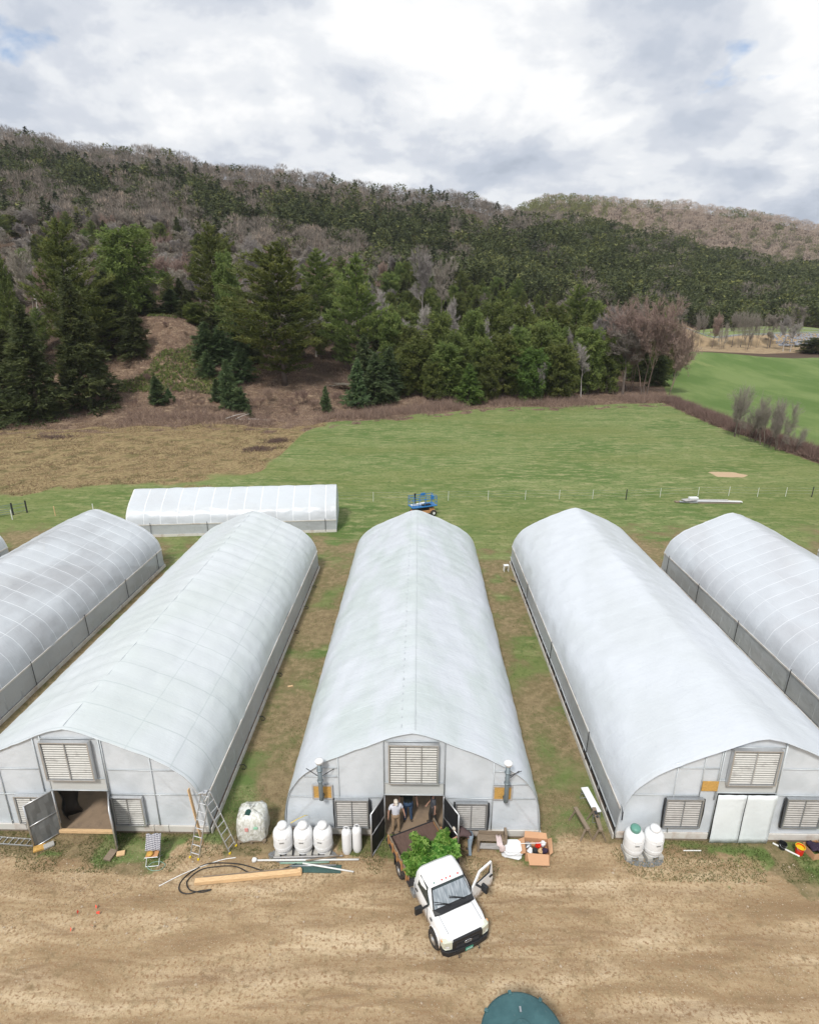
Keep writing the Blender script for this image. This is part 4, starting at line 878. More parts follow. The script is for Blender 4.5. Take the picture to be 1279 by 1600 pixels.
# lower slope woods: single trees out to the first ridge of the hill
def clear(x, y, r):
    return all((x-a)**2+(y-b_)**2 > (r*.75+c*.8)**2 for a, b_, c in taken)
def pcon(u, y):
    """share of evergreens by bearing and distance"""
    px = 655+u*FPX/CT; n = vnoise(u*900, y*1.0, 60, 31)
    base = np.interp(px, [-200, 200, 500, 640, 760, 900, 1279], [.62, .56, .58, .78, .88, .94, .95])
    base = base-.32*sstep(190, 260, y)*(1-sstep(330, 400, y))*(px < 560)-.75*sstep(440, 530, y)*(px < 900)
    base = base+.45*np.exp(-((y-(455 if px < 330 else 400))/32)**2)*(px < 700)
    return np.clip(base+(n-.5)*1.0, .03, .98)
cnt = {'con': 0, 'bare': 0}
tries = 0
G1 = 'evergreens massed on the lower slope'; G2 = 'bare trees mixed through the lower slope'
yy = 138.
while yy < 330:
    du = 8.6/yy*(1 if yy < 200 else 1.05); u = -.80+trng.random()*du
    while u < .78:
        x = u*yy+trng.normal(0, 1.6); y = yy+trng.normal(0, 1.8); px = 655+x/y*FPX/CT; u += du*trng.uniform(.8, 1.2)
        yb = float(np.interp(x, tree_x, tree_y))
        if y < yb+6 or px < -60 or px > 1340: continue
        if px > 1062 and y < 322: continue
        if 130 < px < 330 and y < 170: continue
        if 330 <= px < 470 and y < 140: continue
        if 470 <= px < 560 and y < 152: continue        # the open brown bank and mound
        if not clear(x, y, 3.2): continue
        p = float(pcon(x/y, y)); edge = y < yb+22
        if trng.random() < p:
            k = trng.choice(['round', 'pine', 'hemlock', 'young'], p=[.42, .26, .26, .06] if px > 560 else [.22, .26, .46, .06])
            H = trng.uniform(9, 15) if not edge else trng.uniform(6, 10)
            if k == 'young': H *= .6
            if cnt['con'] > 290: continue
            cnt['con'] += 1
            plant(k, x, y, H, H*trng.uniform(.48, .72) if k != 'young' else H*.6, 'evergreen in the dense mass of trees on the lower slope', G1, cat='evergreen')
        else:
            k = trng.choice(['bare', 'pale', 'red'], p=[.62, .26, .12]); H = trng.uniform(9, 14)
            if cnt['bare'] > 285: continue
            cnt['bare'] += 1
            plant(k, x, y, H, H*trng.uniform(.5, .7), 'leafless tree among the evergreens on the lower slope', G2)
    yy += 7.4 if yy < 200 else 9.0
print('individual slope trees', cnt, 'reached', yy)
# beyond: too many to count
def far_proto(seed, kind):
    rng = np.random.default_rng(seed); A = Acc()
    if kind == 'bare':
        n = 150; th = rng.uniform(0, 6.28, n); ph = rng.uniform(-.35, 1, n); r = .75+.3*rng.random(n)
        c = np.stack([np.cos(th)*np.sqrt(1-np.clip(ph, -1, 1)**2)*.36, np.sin(th)*np.sqrt(1-ph**2)*.36, ph*.34], 1)*r[:, None]
        pos = c+np.array([0, 0, .64]); d = c/np.linalg.norm(c, axis=1)[:, None]+np.array([0, 0, .8])
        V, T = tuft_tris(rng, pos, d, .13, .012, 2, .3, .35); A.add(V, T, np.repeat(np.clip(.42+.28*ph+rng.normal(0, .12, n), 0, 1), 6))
        for _ in range(7):
            a = rng.uniform(0, 6.28); e = np.array([math.cos(a)*.25, math.sin(a)*.25, rng.uniform(.6, .9)]); V, T = tube_np((0, 0, rng.uniform(.3, .5)), e, .008, .003, 3); A.add(V, T, .6)
        V, T = tube_np((0, 0, -.05), (0, 0, .8), .014, .005, 3); A.add(V, T, .75)
    elif kind == 'spire':
        n = 150; t = rng.random(n)**1.3; th = rng.uniform(0, 6.28, n); r = .21*(1-t)**.8*np.sqrt(rng.random(n)*.6+.4)*(1+.25*np.sin(th*2+seed))
        pos = np.stack([np.cos(th)*r, np.sin(th)*r, .06+t*.92], 1); d = np.stack([np.cos(th), np.sin(th), -.1+0*t], 1)
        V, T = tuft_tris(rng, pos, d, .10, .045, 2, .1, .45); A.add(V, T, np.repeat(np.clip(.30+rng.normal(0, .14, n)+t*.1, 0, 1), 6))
    else:
        n = 170; t = rng.random(n); th = rng.uniform(0, 6.28, n); r = .33*np.sqrt(np.clip(1-((t-.4)/.64)**2, .02, 1))*np.sqrt(rng.random(n)*.6+.4)*(1+.3*np.sin(th*2+seed+t*6))
        pos = np.stack([np.cos(th)*r, np.sin(th)*r, .15+t*.82], 1); d = np.stack([np.cos(th), np.sin(th), .3+0*t], 1)
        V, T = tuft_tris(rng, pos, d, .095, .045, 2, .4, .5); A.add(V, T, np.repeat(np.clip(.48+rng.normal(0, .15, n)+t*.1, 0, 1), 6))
        V, T = tube_np((0, 0, -.05), (0, 0, .5), .014, .01, 3); A.add(V, T, .5)
    return A.get()
FP = {k: [far_proto(s*5+9, k) for s in range(4)] for k in ('bare', 'spire', 'roundc')}
def scatter(name, pts, label):
    """pts: list of (kind, x, y, H, W, tintshift)"""
    A = Acc()
    for k, x, y, H, W, ts in pts:
        V, T, a = FP[k][trng.integers(4)]; an = trng.uniform(0, 6.28); c, s = math.cos(an), math.sin(an)
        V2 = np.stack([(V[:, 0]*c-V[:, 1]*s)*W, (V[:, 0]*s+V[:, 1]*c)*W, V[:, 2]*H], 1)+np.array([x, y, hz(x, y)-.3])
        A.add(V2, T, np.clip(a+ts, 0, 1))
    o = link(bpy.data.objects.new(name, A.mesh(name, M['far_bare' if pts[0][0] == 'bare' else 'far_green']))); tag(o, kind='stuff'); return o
fb, fg = [], []
yy = 318.
while yy < 700:
    st = 7.2+.004*(yy-318); du = st*1.02/yy; u = -.84
    while u < .86:
        x = u*yy+trng.normal(0, 2); y = yy+trng.normal(0, 2.5); px = 655+x/y*FPX/CT; u += du*trng.uniform(.75, 1.25)
        if px < -120 or px > 1420: continue
        if px > 1050 and y < 324: continue
        y0c = SEC[int(PXC[np.argmin(abs(PXC-px))])][1][-1][0]
        if y > y0c+45: continue
        if trng.random() < float(pcon(x/y, y)):
            k = 'spire' if trng.random() < (.5 if px < 700 else .15) else 'roundc'; H = trng.uniform(10, 16.5)
            fg.append((k, x, y, H, H*(1.1 if k == 'spire' else 1.15)*trng.uniform(.9, 1.3), trng.normal(-.05 if k == 'spire' else .06, .13)))
        else:
            H = trng.uniform(9, 14); fb.append(('bare', x, y, H, H*trng.uniform(1.0, 1.4), trng.normal(.0, .12)))
    yy += st*.95
yy = 930.
while yy < 1320:
    du = 12./yy; u = .0
    while u < .95:
        x = u*yy+trng.normal(0, 4); y = yy+trng.normal(0, 4); px = 655+x/y*FPX/CT; u += du*trng.uniform(.75, 1.25)
        if px < 760: continue
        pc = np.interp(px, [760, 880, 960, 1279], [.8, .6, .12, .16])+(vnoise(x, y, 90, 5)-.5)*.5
        if trng.random() < pc: H = trng.uniform(13, 19); fg.append(('roundc', x, y, H, H*1.2, .62 if px < 985 else .35))  # evergreen tint lifted to put sunlight into the far ridge colour
        else: H = trng.uniform(13, 18); fb.append(('bare', x, y, H, H*1.45, .45+trng.normal(0, .08)))  # bare crowns tinted lighter, standing in for sun on the far ridge
    yy += 12.
print('far trees', len(fb), len(fg))
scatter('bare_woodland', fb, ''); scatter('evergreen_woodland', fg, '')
# ------------------------------------------------------------------ ground growth (nobody could count it)
def blades(name, X_, Y_, size, wd, fan, tint, mat, up=1.2, spread=.55, zo=0.0):
    rng = np.random.default_rng(len(X_)); Z_ = height(X_, Y_)+zo; pos = np.stack([X_, Y_, Z_], 1)
    d = np.tile(np.array([0, 0, up]), (len(X_), 1))
    V, T = tuft_tris(rng, pos, d, np.asarray(size).reshape(-1, 1) if np.ndim(size) else size, wd, fan, 0, spread)
    tt = np.repeat(np.clip(tint, 0, 1), fan*3); o = link(bpy.data.objects.new(name, nmesh(name, V, T, [M[mat]], {'tint': tt}))); tag(o, kind='stuff'); return o
g = np.random.default_rng(5)
def near_house(x, y):
    r = np.zeros(len(x), bool)
    for c in (-40.4, -27, -13.65, -.2, 13.2, 25.75, 39.): r |= (np.abs(x-c) < 5.25) & (y > 18.25) & (y < 46.6)
    return r
n = 60000; x = g.uniform(-19, 19, n); y = 11.2+g.random(n)**1.0*9.5; k = (vnoise(x, y, 1.3, 41)*.5+vnoise(x, y, 3.3, 42)*.5 > .40+.25*(y < 15.4)+.10*(y < 14)) & ~near_house(x, y)
x, y = x[k], y[k]; blades('dry_grass', x, y, .07, .012, 3, g.normal(.72, .18, len(x)), 'straw')
n = 42000; x = g.uniform(-22, 22, n); y = g.uniform(16.4, 19.5, n)
lim = np.interp(x, [-18, -15, -12, -9, -6, 0, 5, 8, 10, 13, 17], [.40, .40, .42, .45, .6, .6, .58, .60, .42, .45, .42])
k = (vnoise(x, y, .8, 43)*.55+vnoise(x, y, 2.1, 44)*.45 > lim+.07*np.abs(y-17.6)) & ~near_house(x, y)
x, y = x[k], y[k]; blades('green_grass', x, y, .09, .016, 3, g.normal(.5, .2, len(x)), 'grassb')
n = 90000; x = g.uniform(-36, 36, n); y = 18.3+g.random(n)**1.3*44; k = ~near_house(x, y) & (vnoise(x, y, 1.2, 45) > .52)
x, y = x[k], y[k]; blades('lane_grass', x, y, .085, .02, 3, g.normal(.45, .2, len(x)), 'grassb')
n = 60000; x = g.uniform(-36, 36, n); y = 18.3+g.random(n)**1.3*34; k = ~near_house(x, y) & (vnoise(x, y, 1.3, 46) > .40)
x, y = x[k], y[k]; blades('lane_straw', x, y, .075, .02, 3, g.normal(.42, .2, len(x)), 'straw')
n = 70000; x = g.uniform(-110, 0, n); y = g.uniform(66, 128, n); mm = masks(x, y); k = (mm['a_dry']+.25*vnoise(x, y, 4, 3) > .6) & (vnoise(x, y, 2.4, 47) > .35)
x, y = x[k], y[k]; blades('meadow_grass', x, y, .30, .055, 3, g.normal(.38, .2, len(x))-.35*(vnoise(x, y, 5, 48) > .62), 'straw', .9)
n = 190000; x = g.uniform(-120, 75, n); y = g.uniform(105, 180, n); mm = masks(x, y); k = (mm['a_bank'] > .5) & (vnoise(x, y, 3.2, 49)*.6+vnoise(x, y, 1.1, 59)*.4 > .42)
x, y = x[k], y[k]; blades('bank_brush', x, y, g.uniform(.3, 1.2, len(x))*(.5+vnoise(x, y, 6, 60)), .045, 3, g.normal(.35, .22, len(x))+.5*(vnoise(x, y, 8, 61)-.35), 'brushy', .9, .6)
# low evergreen scrub on the mound
n = 16000; x = g.uniform(-75, -22, n); y = g.uniform(128, 168, n); px = 655+x/y*FPX/CT
k = (vnoise(x, y, 7, 50) > .52) & (px > 165) & (px < 400) & ((y > 136) & (y < 156) | (y > 166)); x, y = x[k], y[k]; blades('evergreen_scrub', x, y, g.uniform(.4, 1.2, len(x)), .14, 4, g.normal(.45, .25, len(x)), 'needle_pine', .5, .9, .3)
# thicket along the foot of the woods and along the hedge line
bx, by = [], []
for i in range(900):
    t = g.uniform(-60, 66); y_ = float(np.interp(t, tree_x, tree_y))+g.normal(4.5, 2.6)
    if (t > -12 or g.random() < .35) and vnoise(t, 0., 5, 71) > .38: bx.append(t); by.append(y_)
bx = np.array(bx); by = np.array(by)
X_ = np.repeat(bx, 16)+g.normal(0, .9, len(bx)*16); Y_ = np.repeat(by, 16)+g.normal(0, .9, len(bx)*16)
blades('thicket', X_, Y_, g.uniform(.6, 2.4, len(X_)), .05, 4, g.normal(.45, .2, len(X_)), 'brushy', .9, .55, .3)
hyv = g.uniform(72, 156, 420); hxv = np.interp(hyv, [40, 88, 120, 160], [66, 62.5, 63.5, 67])+g.normal(-.3, .8, 420); cs = g.uniform(.5, 1.25, 420)
X_ = np.repeat(hxv, 60)+g.normal(0, .8, 420*60); Y_ = np.repeat(hyv, 60)+g.normal(0, .8, 420*60)
blades('hedgerow', X_, Y_, np.repeat(cs, 60)*g.uniform(.8, 2.0, 420*60), .045, 4, g.normal(.40, .2, 420*60), 'brushy', .8, .7, .45)
# grey stones below the far road
sr = np.random.default_rng(8); A = Acc()
for i in range(900):
    x = sr.uniform(168, 208); y = sr.uniform(280, 292); s = sr.uniform(.3, .7); t_ = min(1, max(0, (y-284)/8.4)); c = np.array([x, y, max(hz(x, y), hz(x, 284)*(1-t_)+hzr(x)*t_)+.15])
    ico = np.array([[1, 0, 0], [-1, 0, 0], [0, 1, 0], [0, -1, 0], [0, 0, 1], [0, 0, -1.]])*s*sr.uniform(.6, 1.2, (6, 1))
    A.add(ico+c, np.array([[0, 2, 4], [2, 1, 4], [1, 3, 4], [3, 0, 4], [2, 0, 5], [1, 2, 5], [3, 1, 5], [0, 3, 5]]), 0.)
M['rock'] = simple('grey_stone', (.27, .28, .31), .9, var=.4, scale=.8)
o = link(bpy.data.objects.new('stone_bank', A.mesh('stone_bank', M['rock']))); tag(o, kind='stuff')
# ------------------------------------------------------------------ truck
TR = empty('flatbed_truck', (1.73, 13.60, 0), .44-math.pi/2, 'white flatbed truck with its driver door open and leafy plants on the bed', 'truck')
TR.scale = (.81, .89, .84)
def mirror_sec(pts, x): return [(x, y, z) for y, z in pts]+[(x, -y, z) for y, z in reversed(pts)]
def sec(x, w_, zt, zb, crown=.03):
    return mirror_sec([(0, zb), (w_*.90, zb), (w_*.985, zb+.10), (w_, (zb+zt)/2), (w_*.985, zt-.22), (w_*.93, zt-.07), (w_*.80, zt-.005), (w_*.45, zt+crown*.7), (0, zt+crown)], x)
body = MB()
secs = [sec(-.14, .80, .98, .62, .02), sec(-.20, .90, 1.06, .58, .02), sec(-.40, .96, 1.11, .52), sec(-.95, .985, 1.16, .50), sec(-1.45, .985, 1.22, .45), sec(-1.62, .985, 1.25, .42), sec(-2.2, .985, 1.27, .42, 0), sec(-3.05, .98, 1.28, .42, 0), sec(-3.10, .95, 1.26, .45, 0)]
k_ = len(secs[0]); body.grid([s_+[s_[0]] for s_ in secs]); body.add(secs[0], [tuple(range(k_))[::-1]]); body.add(secs[-1], [tuple(range(k_))])
bo = body.build('body', M['truck_white'], TR, smooth=True)
md = bo.modifiers.new('es', 'EDGE_SPLIT'); md.split_angle = R(38)
# cab above the belt line
def csec(x, zb, wb, zt, wt): return [(x, wb, zb), (x, (wb*.35+wt*.65)+.035, zb+(zt-zb)*.72), (x, wt, zt-.05), (x, wt-.09, zt), (x, 0, zt+.025), (x, -wt+.09, zt), (x, -wt, zt-.05), (x, -(wb*.35+wt*.65)-.035, zb+(zt-zb)*.72), (x, -wb, zb)]
cab = MB(); cs = [csec(-1.38, 1.17, .86, 1.235, .80), csec(-1.98, 1.2, .93, 1.86, .72), csec(-2.12, 1.2, .94, 1.92, .72), csec(-2.5, 1.2, .945, 1.945, .73), csec(-2.95, 1.2, .94, 1.93, .71), csec(-3.08, 1.2, .93, 1.84, .69)]
cab.grid(cs); cab.add(cs[-1], [tuple(range(9))]); cab.add(cs[0], [tuple(range(9))[::-1]])
cb_ = cab.build('cab', M['truck_white'], TR, smooth=True); md = cb_.modifiers.new('es', 'EDGE_SPLIT'); md.split_angle = R(30)
def pane(name, pts, mat, parent, off=.012, bev=0):
    p = MB(); a = Vector(pts[0]); n_ = (Vector(pts[1])-a).cross(Vector(pts[2])-a).normalized()
    p.prism([Vector(q) + n_*off for q in pts], [Vector(q)-n_*.02 for q in pts]); return p.build(name, mat, parent)
# windscreen in a black surround
ws = [(-1.40, .84, 1.265), (-1.44, -.84, 1.265)]
W0 = [(-1.43, .80, 1.30), (-1.93, .665, 1.845), (-1.93, -.665, 1.845), (-1.43, -.80, 1.30)]
W0 = [(x+.035, y, z+.035) for x, y, z in W0]
mid = lambda a, b_, t=.5: tuple(a[i]*(1-t)+b_[i]*t for i in range(3))
Wm = [W0[0], mid(W0[0], W0[1]), W0[1], mid(W0[1], W0[2]), W0[2], mid(W0[2], W0[3]), W0[3], mid(W0[3], W0[0])]
p = MB(); c_ = Vector((sum(q[0] for q in W0)/4, 0, sum(q[2] for q in W0)/4)); 
outer = [c_+(Vector(q)-c_)*1.04 for q in W0]; nv = Vector((.55, 0, .5)).normalized()
p.prism([q+nv*.004 for q in outer], [q-nv*.10 for q in outer]); fr = p.build('windscreen_surround', M['black'], TR)
p = MB(); p.prism([Vector(q)+nv*.012 for q in W0], [Vector(q)-nv*.02 for q in W0]); wsn = p.build('windscreen', M['glass'], TR)
p = MB(); q0 = [Vector(q)+nv*.016 for q in W0]
p.prism([q0[1], q0[2], q0[2].lerp(q0[3], .10), q0[1].lerp(q0[0], .10)], [q-nv*.01 for q in [q0[1], q0[2], q0[2].lerp(q0[3], .10), q0[1].lerp(q0[0], .10)]]); p.build('tint_band', M['glass_dark'], wsn)
p = MB(); p.box((-1.93+.53, -.62, 1.38), (.03, .05, .05)); p.build('sticker', M['white_plastic'], wsn)
p = MB(); p.prism([(-1.16, .62, 1.205), (-1.22, .86, 1.19), (-1.44, .86, 1.30), (-1.44, -.86, 1.30), (-1.22, -.86, 1.19), (-1.16, -.62, 1.205)], [(-1.16, .62, 1.262), (-1.24, .86, 1.235), (-1.42, .84, 1.325), (-1.42, -.84, 1.325), (-1.24, -.86, 1.235), (-1.16, -.62, 1.262)]); p.build('cowl_panel', M['black'], TR)
for y0, y1 in ((.55, -.12), (-.10, -.74)):
    p = MB(); p.bar((-1.33, y0, 1.33), (-1.50, y1, 1.50 if y0 > 0 else 1.46), .03, .02); p.bar((-1.36, y0-.1, 1.36), (-1.56, y1, 1.53), .02, .02); p.build('wiper', M['black'], TR)
# hood seam, cab lights, side glass
p = MB(); p.box((-.80, .70, 1.20), (.95, .012, .012)); p.box((-.80, -.70, 1.20), (.95, .012, .012)); p.build('hood_seam', M['galv'], TR)
for y in (-.52, -.18, 0, .18, .52):
    p = MB(); p.lathe([(.035, 0), (.032, .025), (.015, .045)], (-2.06, y, 1.905), 10); p.build('roof_light', M['red'] if y != -.52 else M['green_lid'], TR)
def sidewin(s, x0=-1.72, x1=-2.72):
    zb, zt = 1.34, 1.80
    f = lambda z: (.94*(1-(z-1.2)/.74)+.72*(z-1.2)/.74)+.035
    pts = [(x0+.06, s*f(zb), zb), (x0-.36, s*f(zt), zt), (x1, s*f(zt), zt), (x1, s*f(zb), zb)]
    return pts
p = MB(); sp_ = sidewin(-1); p.prism([(x, y-.004, z) for x, y, z in sp_], [(x, y+.05, z) for x, y, z in sp_]); p.build('side_window', M['glass_dark'], TR)
p = MB(); p.prism([(-1.64, .999, .55), (-1.70, .985, 1.27), (-1.98, .80, 1.80), (-2.76, .80, 1.80), (-2.80, .985, 1.27), (-2.76, .999, .55)], [(-1.64, .9, .55), (-1.70, .9, 1.27), (-1.98, .7, 1.80), (-2.76, .7, 1.80), (-2.80, .9, 1.27), (-2.76, .9, .55)]); p.build('dark_recess_panel', M['black'], TR)  # solid black panel stands in for the shaded cab behind the open door
p = MB(); p.box((-2.35, .93, .88), (.5, .2, .16)); p.box((-2.62, .88, 1.12), (.14, .16, .5)); p.build('seat', M['cloth_grey'], TR, bevel=.03)
p = MB(); 
for a, c in (((-1.64, -1.0, .5), (-1.64, -1.0, 1.26)), ((-2.84, -.995, .5), (-2.84, -.995, 1.26))): p.bar(a, c, .012)
p.build('door_seam', M['dark_metal'], TR)
p = MB(); p.box((-2.68, -1.0, 1.10), (.17, .03, .05)); p.build('door_handle', M['black'], TR)
p = MB(); p.box((-1.30, -.99, 1.03), (.16, .02, .10)); p.build('fender_vent', M['dark_metal'], TR, bevel=.01)
# open driver door, swung on its front edge
dp = MB(); th = .04
hx_, hy_ = -1.66, 1.0; ang = R(72)
def dd(u, z, t=0.0):   # along the door from hinge, height, thickness
    bx_, by_ = -math.cos(ang), math.sin(ang); nx2, ny2 = -by_, bx_
    lean = -.22*max(0, (z-1.27)/.6)
    return (hx_+bx_*u+nx2*(t+lean)*-1*0-nx2*t, hy_+by_*u-ny2*t+0, z)
def dpr(poly): dp.prism([dd(u, z, -th) for u, z in poly], [dd(u, z, th) for u, z in poly])
dpr([(0, .52), (1.14, .52), (1.20, .80), (1.16, 1.27), (0, 1.27)])
dpr([(0, 1.272), (.10, 1.272), (.42, 1.80), (.42, 1.88), (.36, 1.86)]); dpr([(.42, 1.80), (1.06, 1.80), (1.08, 1.88), (.42, 1.882)]); dpr([(1.02, 1.272), (1.16, 1.272), (1.082, 1.88), (1.062, 1.80)])
dr_ = dp.build('door', M['truck_white'], TR)
p = MB(); 
for a, c in (((.11, 1.29), (.43, 1.79)), ((.43, 1.79), (1.055, 1.79)), ((1.055, 1.79), (1.01, 1.29)), ((1.01, 1.29), (.11, 1.29))): p.bar(dd(*a), dd(*c), .05, .03)
p.build('window_seal', M['black'], dr_)
p = MB(); p.box(dd(1.05, 1.12, .05), (.16, .09, .06), rz=math.atan2(math.sin(ang), -math.cos(ang))); p.build('door_handle', M['black'], dr_)
p = MB(); p.bar(dd(.18, 1.32, .02), dd(.22, 1.36, .34), .09, .07); p.box(dd(.24, 1.42, .46), (.14, .30, .36), rz=math.atan2(math.sin(ang), -math.cos(ang))); p.build('mirror', M['black'], dr_, bevel=.03)
p = MB(); p.bar((-1.70, -.93, 1.32), (-1.62, -1.28, 1.36), .09, .07); p.box((-1.60, -1.38, 1.42), (.15, .30, .36)); p.build('mirror', M['black'], TR, bevel=.03)
# nose: grille, emblem, lamps, bumper, plate
p = MB(); 
p.box((-.125, 0, .985), (.11, 1.20, .14)); p.box((-.12, 0, .60), (.10, 1.16, .09)); p.box((-.12, .55, .79), (.10, .14, .34)); p.box((-.12, -.55, .79), (.10, .14, .34)); p.build('grille_frame', M['black'], TR, bevel=.03)
p = MB(); p.box((-.14, 0, .79), (.03, 1.0, .36)); p.build('grille_mesh', M['dark_metal'], TR)
for z in (.70, .79, .88): p = MB(); p.box((-.10, 0, z), (.05, .98, .035)); p.build('grille_bar', M['dark_metal'] if z != .79 else M['black'], TR, bevel=.008)
p = MB(); p.tube([(-.055, .15*math.cos(a), .80+.062*math.sin(a)) for a in np.linspace(0, 2*math.pi, 25)[:-1]], .012, 6, closed=True); em = p.build('emblem', M['chrome'], TR, smooth=True)
p = MB(); p.prism([(-.062, .145*math.cos(a), .80+.057*math.sin(a)) for a in np.linspace(0, 2*math.pi, 25)[:-1]], [(-.05, .145*math.cos(a), .80+.057*math.sin(a)) for a in np.linspace(0, 2*math.pi, 25)[:-1]]); p.build('emblem_field', M['dark_metal'], em)
tx = bpy.data.curves.new('emblem_letters', 'FONT'); tx.body = 'Ford'; tx.size = .085; tx.extrude = .003; tx.align_x = 'CENTER'; tx.align_y = 'CENTER'; tx.shear = .3
def text_obj(tx, loc, rot, mat, parent, name):
    t_ = bpy.data.objects.new('tmp', tx); col.objects.link(t_); dg = bpy.context.evaluated_depsgraph_get(); me = bpy.data.meshes.new_from_object(t_.evaluated_get(dg)); bpy.data.objects.remove(t_)
    me.materials.clear(); me.materials.append(mat); o = link(bpy.data.objects.new(name, me), parent); o.location = loc; o.rotation_euler = rot; return o
text_obj(tx, (-.046, 0, .80), (R(90), 0, R(90)), M['chrome'], em, 'emblem_letters')
b = NB('lamp_lens'); M['lens'] = b.done(b.bsdf(b.mix(b.noise(14, 2, .5, b.coord((1, 3, 1))), (.50, .52, .42), (.66, .67, .56)), .15, 0, None, .7, **{'Coat Weight': .6})); M['amber'] = simple('amber_lens', (.75, .32, .10), .3, var=.05)
for s in (-1, 1):
    p = MB(); p.prism([(-.10, s*.64, .66), (-.10, s*.64, 1.02), (-.17, s*.90, 1.02), (-.24, s*.965, .98), (-.24, s*.97, .70), (-.16, s*.90, .66)], [(-.26, s*.64, .66), (-.30, s*.64, 1.075), (-.36, s*.90, 1.06), (-.42, s*.985, 1.0), (-.42, s*.985, .72), (-.3, s*.90, .66)]); hl = p.build('headlight', M['lens'], TR, bevel=.012)
    p = MB(); p.box((-.36, s*.955, .98), (.10, .06, .06)); p.build('turn_signal', M['amber'], hl)
p = MB(); bp = [(-.42, .99), (-.22, .99), (-.06, .82), (0, .40), (0, -.40), (-.06, -.82), (-.22, -.99), (-.42, -.99), (-.40, -.90), (-.22, -.78), (-.14, -.4), (-.14, .4), (-.22, .78), (-.40, .90)]
p.prism([(x, y, .36) for x, y in bp], [(x, y, .60) for x, y in bp]); bm_ = p.build('bumper', M['black'], TR, bevel=.02)
p = MB(); p.box((.002, 0, .535), (.012, 1.3, .02)); p.build('bumper_groove', M['dark_metal'], bm_)
p = MB(); p.box((.012, .02, .47), (.012, .32, .16)); pl = p.build('licence_plate', simple('green_plate', (.06, .32, .22), .4, var=.08), TR, bevel=.004)
p = MB()
for k in range(6): p.box((.0195, -.09+.042*k+(.02 if k > 2 else 0), .46), (.004, .020, .055))
p.build('plate_marks', M['white_plastic'], pl)
for y in (-.42, .42): p = MB(); p.tube([(-.05, y, .37), (.06, y, .33), (.08, y, .28), (.03, y, .25)], .018, 6); p.build('tow_hook', M['dark_metal'], TR)
# chassis, wheels, flat bed with stake sides
p = MB(); p.box((-3.2, .42, .55), (5.0, .08, .16)); p.box((-3.2, -.42, .55), (5.0, .08, .16)); p.box((-2.3, 0, .5), (2.2, 1.3, .25)); p.box((-4.45, 0, .42), (.2, 1.2, .2)); p.build('chassis', M['dark_metal'], TR)
def wheel(x, y, s, wdt=.26, steer=0):
    Mx = Matrix.Rotation(steer, 3, 'Z')@Matrix.Rotation(-R(90)*s, 3, 'X')
    t = MB(); t.lathe([(.20, -wdt/2), (.34, -wdt/2), (.385, -wdt/2+.04), (.395, 0), (.385, wdt/2-.04), (.34, wdt/2), (.22, wdt/2), (.21, wdt/2-.04)], (x, y, .395), 28, Mx); wh = t.build('wheel', M['rubber'], TR, smooth=True)
    t = MB(); t.lathe([(.215, wdt/2-.03), (.205, wdt/2-.01), (.12, wdt/2-.05), (.10, wdt/2+.01), (.06, wdt/2+.03), (.02, wdt/2+.035)], (x, y, .395), 20, Mx); rm = t.build('rim', M['alu'], wh, smooth=True)
wheel(-.95, -.95, -1, .26, R(4)); wheel(-.95, .93, 1, .26, R(4))
for y, s in ((-.98, -1), (.98, 1)): wheel(-4.42, y, s, .26)
for y, s in ((-.68, -1), (.68, 1)): wheel(-4.42, y, s, .24)
for s in (-1, 1):
    p = MB(); p.tube([(-.95+.46*math.cos(a), s*.985, .42+.46*math.sin(a)) for a in np.linspace(.05, math.pi-.05, 15)], .03, 6); p.build('wheel_arch_lip', M['truck_white'], TR, smooth=True)
    p = MB(); p.lathe([(.44, -.01), (.44, .012)], (-.95, s*.985, .42), 24, Matrix.Rotation(R(90), 3, 'X')); p.build('wheel_arch', M['black'], TR)
bz = .98
p = MB(); p.box((-4.45, 0, bz-.02), (2.60, 2.22, .05)); p.build('bed_deck', M['deck_wood'], TR)
p = MB(); 
for y in (-1.13, 1.13): p.box((-4.45, y, bz-.04), (2.66, .05, .14))
p.box((-5.78, 0, bz-.04), (.05, 2.2, .14)); p.box((-3.12, 0, bz+.10), (.05, 2.3, .42)); p.build('bed_frame', M['dark_metal'], TR)
p = MB(); p.box((-3.0, -1.02, .62), (.36, .12, .22)); p.build('step_box', M['galv'], TR)
p = MB(); p.box((-3.12, 0, 1.42), (.05, 2.0, .10)); 
for y in (-.98, -.5, 0, .5, .98): p.bar((-3.12, y, 1.2), (-3.12, y, 1.46), .04)
p.build('headboard', M['black'], TR)
for s, zz in ((-1, (1.12, 1.32)), (1, (1.10, 1.22))):
    f_ = MB(); f_.box((-4.42, s*1.10, zz[1]+.02), (2.45, .045, .16)); sb = f_.build('stake_side', M['old_wood'], TR, bevel=.006)
    f_ = MB(); f_.box((-4.42, s*1.10, zz[0]), (2.40, .04, .13)); f_.build('lower_rail', M['stake_wood'], sb)
    for i in range(5 if s < 0 else 4):
        f_ = MB(); f_.box((-3.40-i*.52, s*1.155, 1.17+(.05 if s < 0 else 0)), (.10, .05, .50 if s < 0 else .36)); f_.build('stake', M['stake_wood'], sb, bevel=.008)
for s in (-1, 1): p = MB(); p.box((-4.95, s*.85, .45), (.02, .5, .5)); p.build('mud_flap', M['black'], TR)
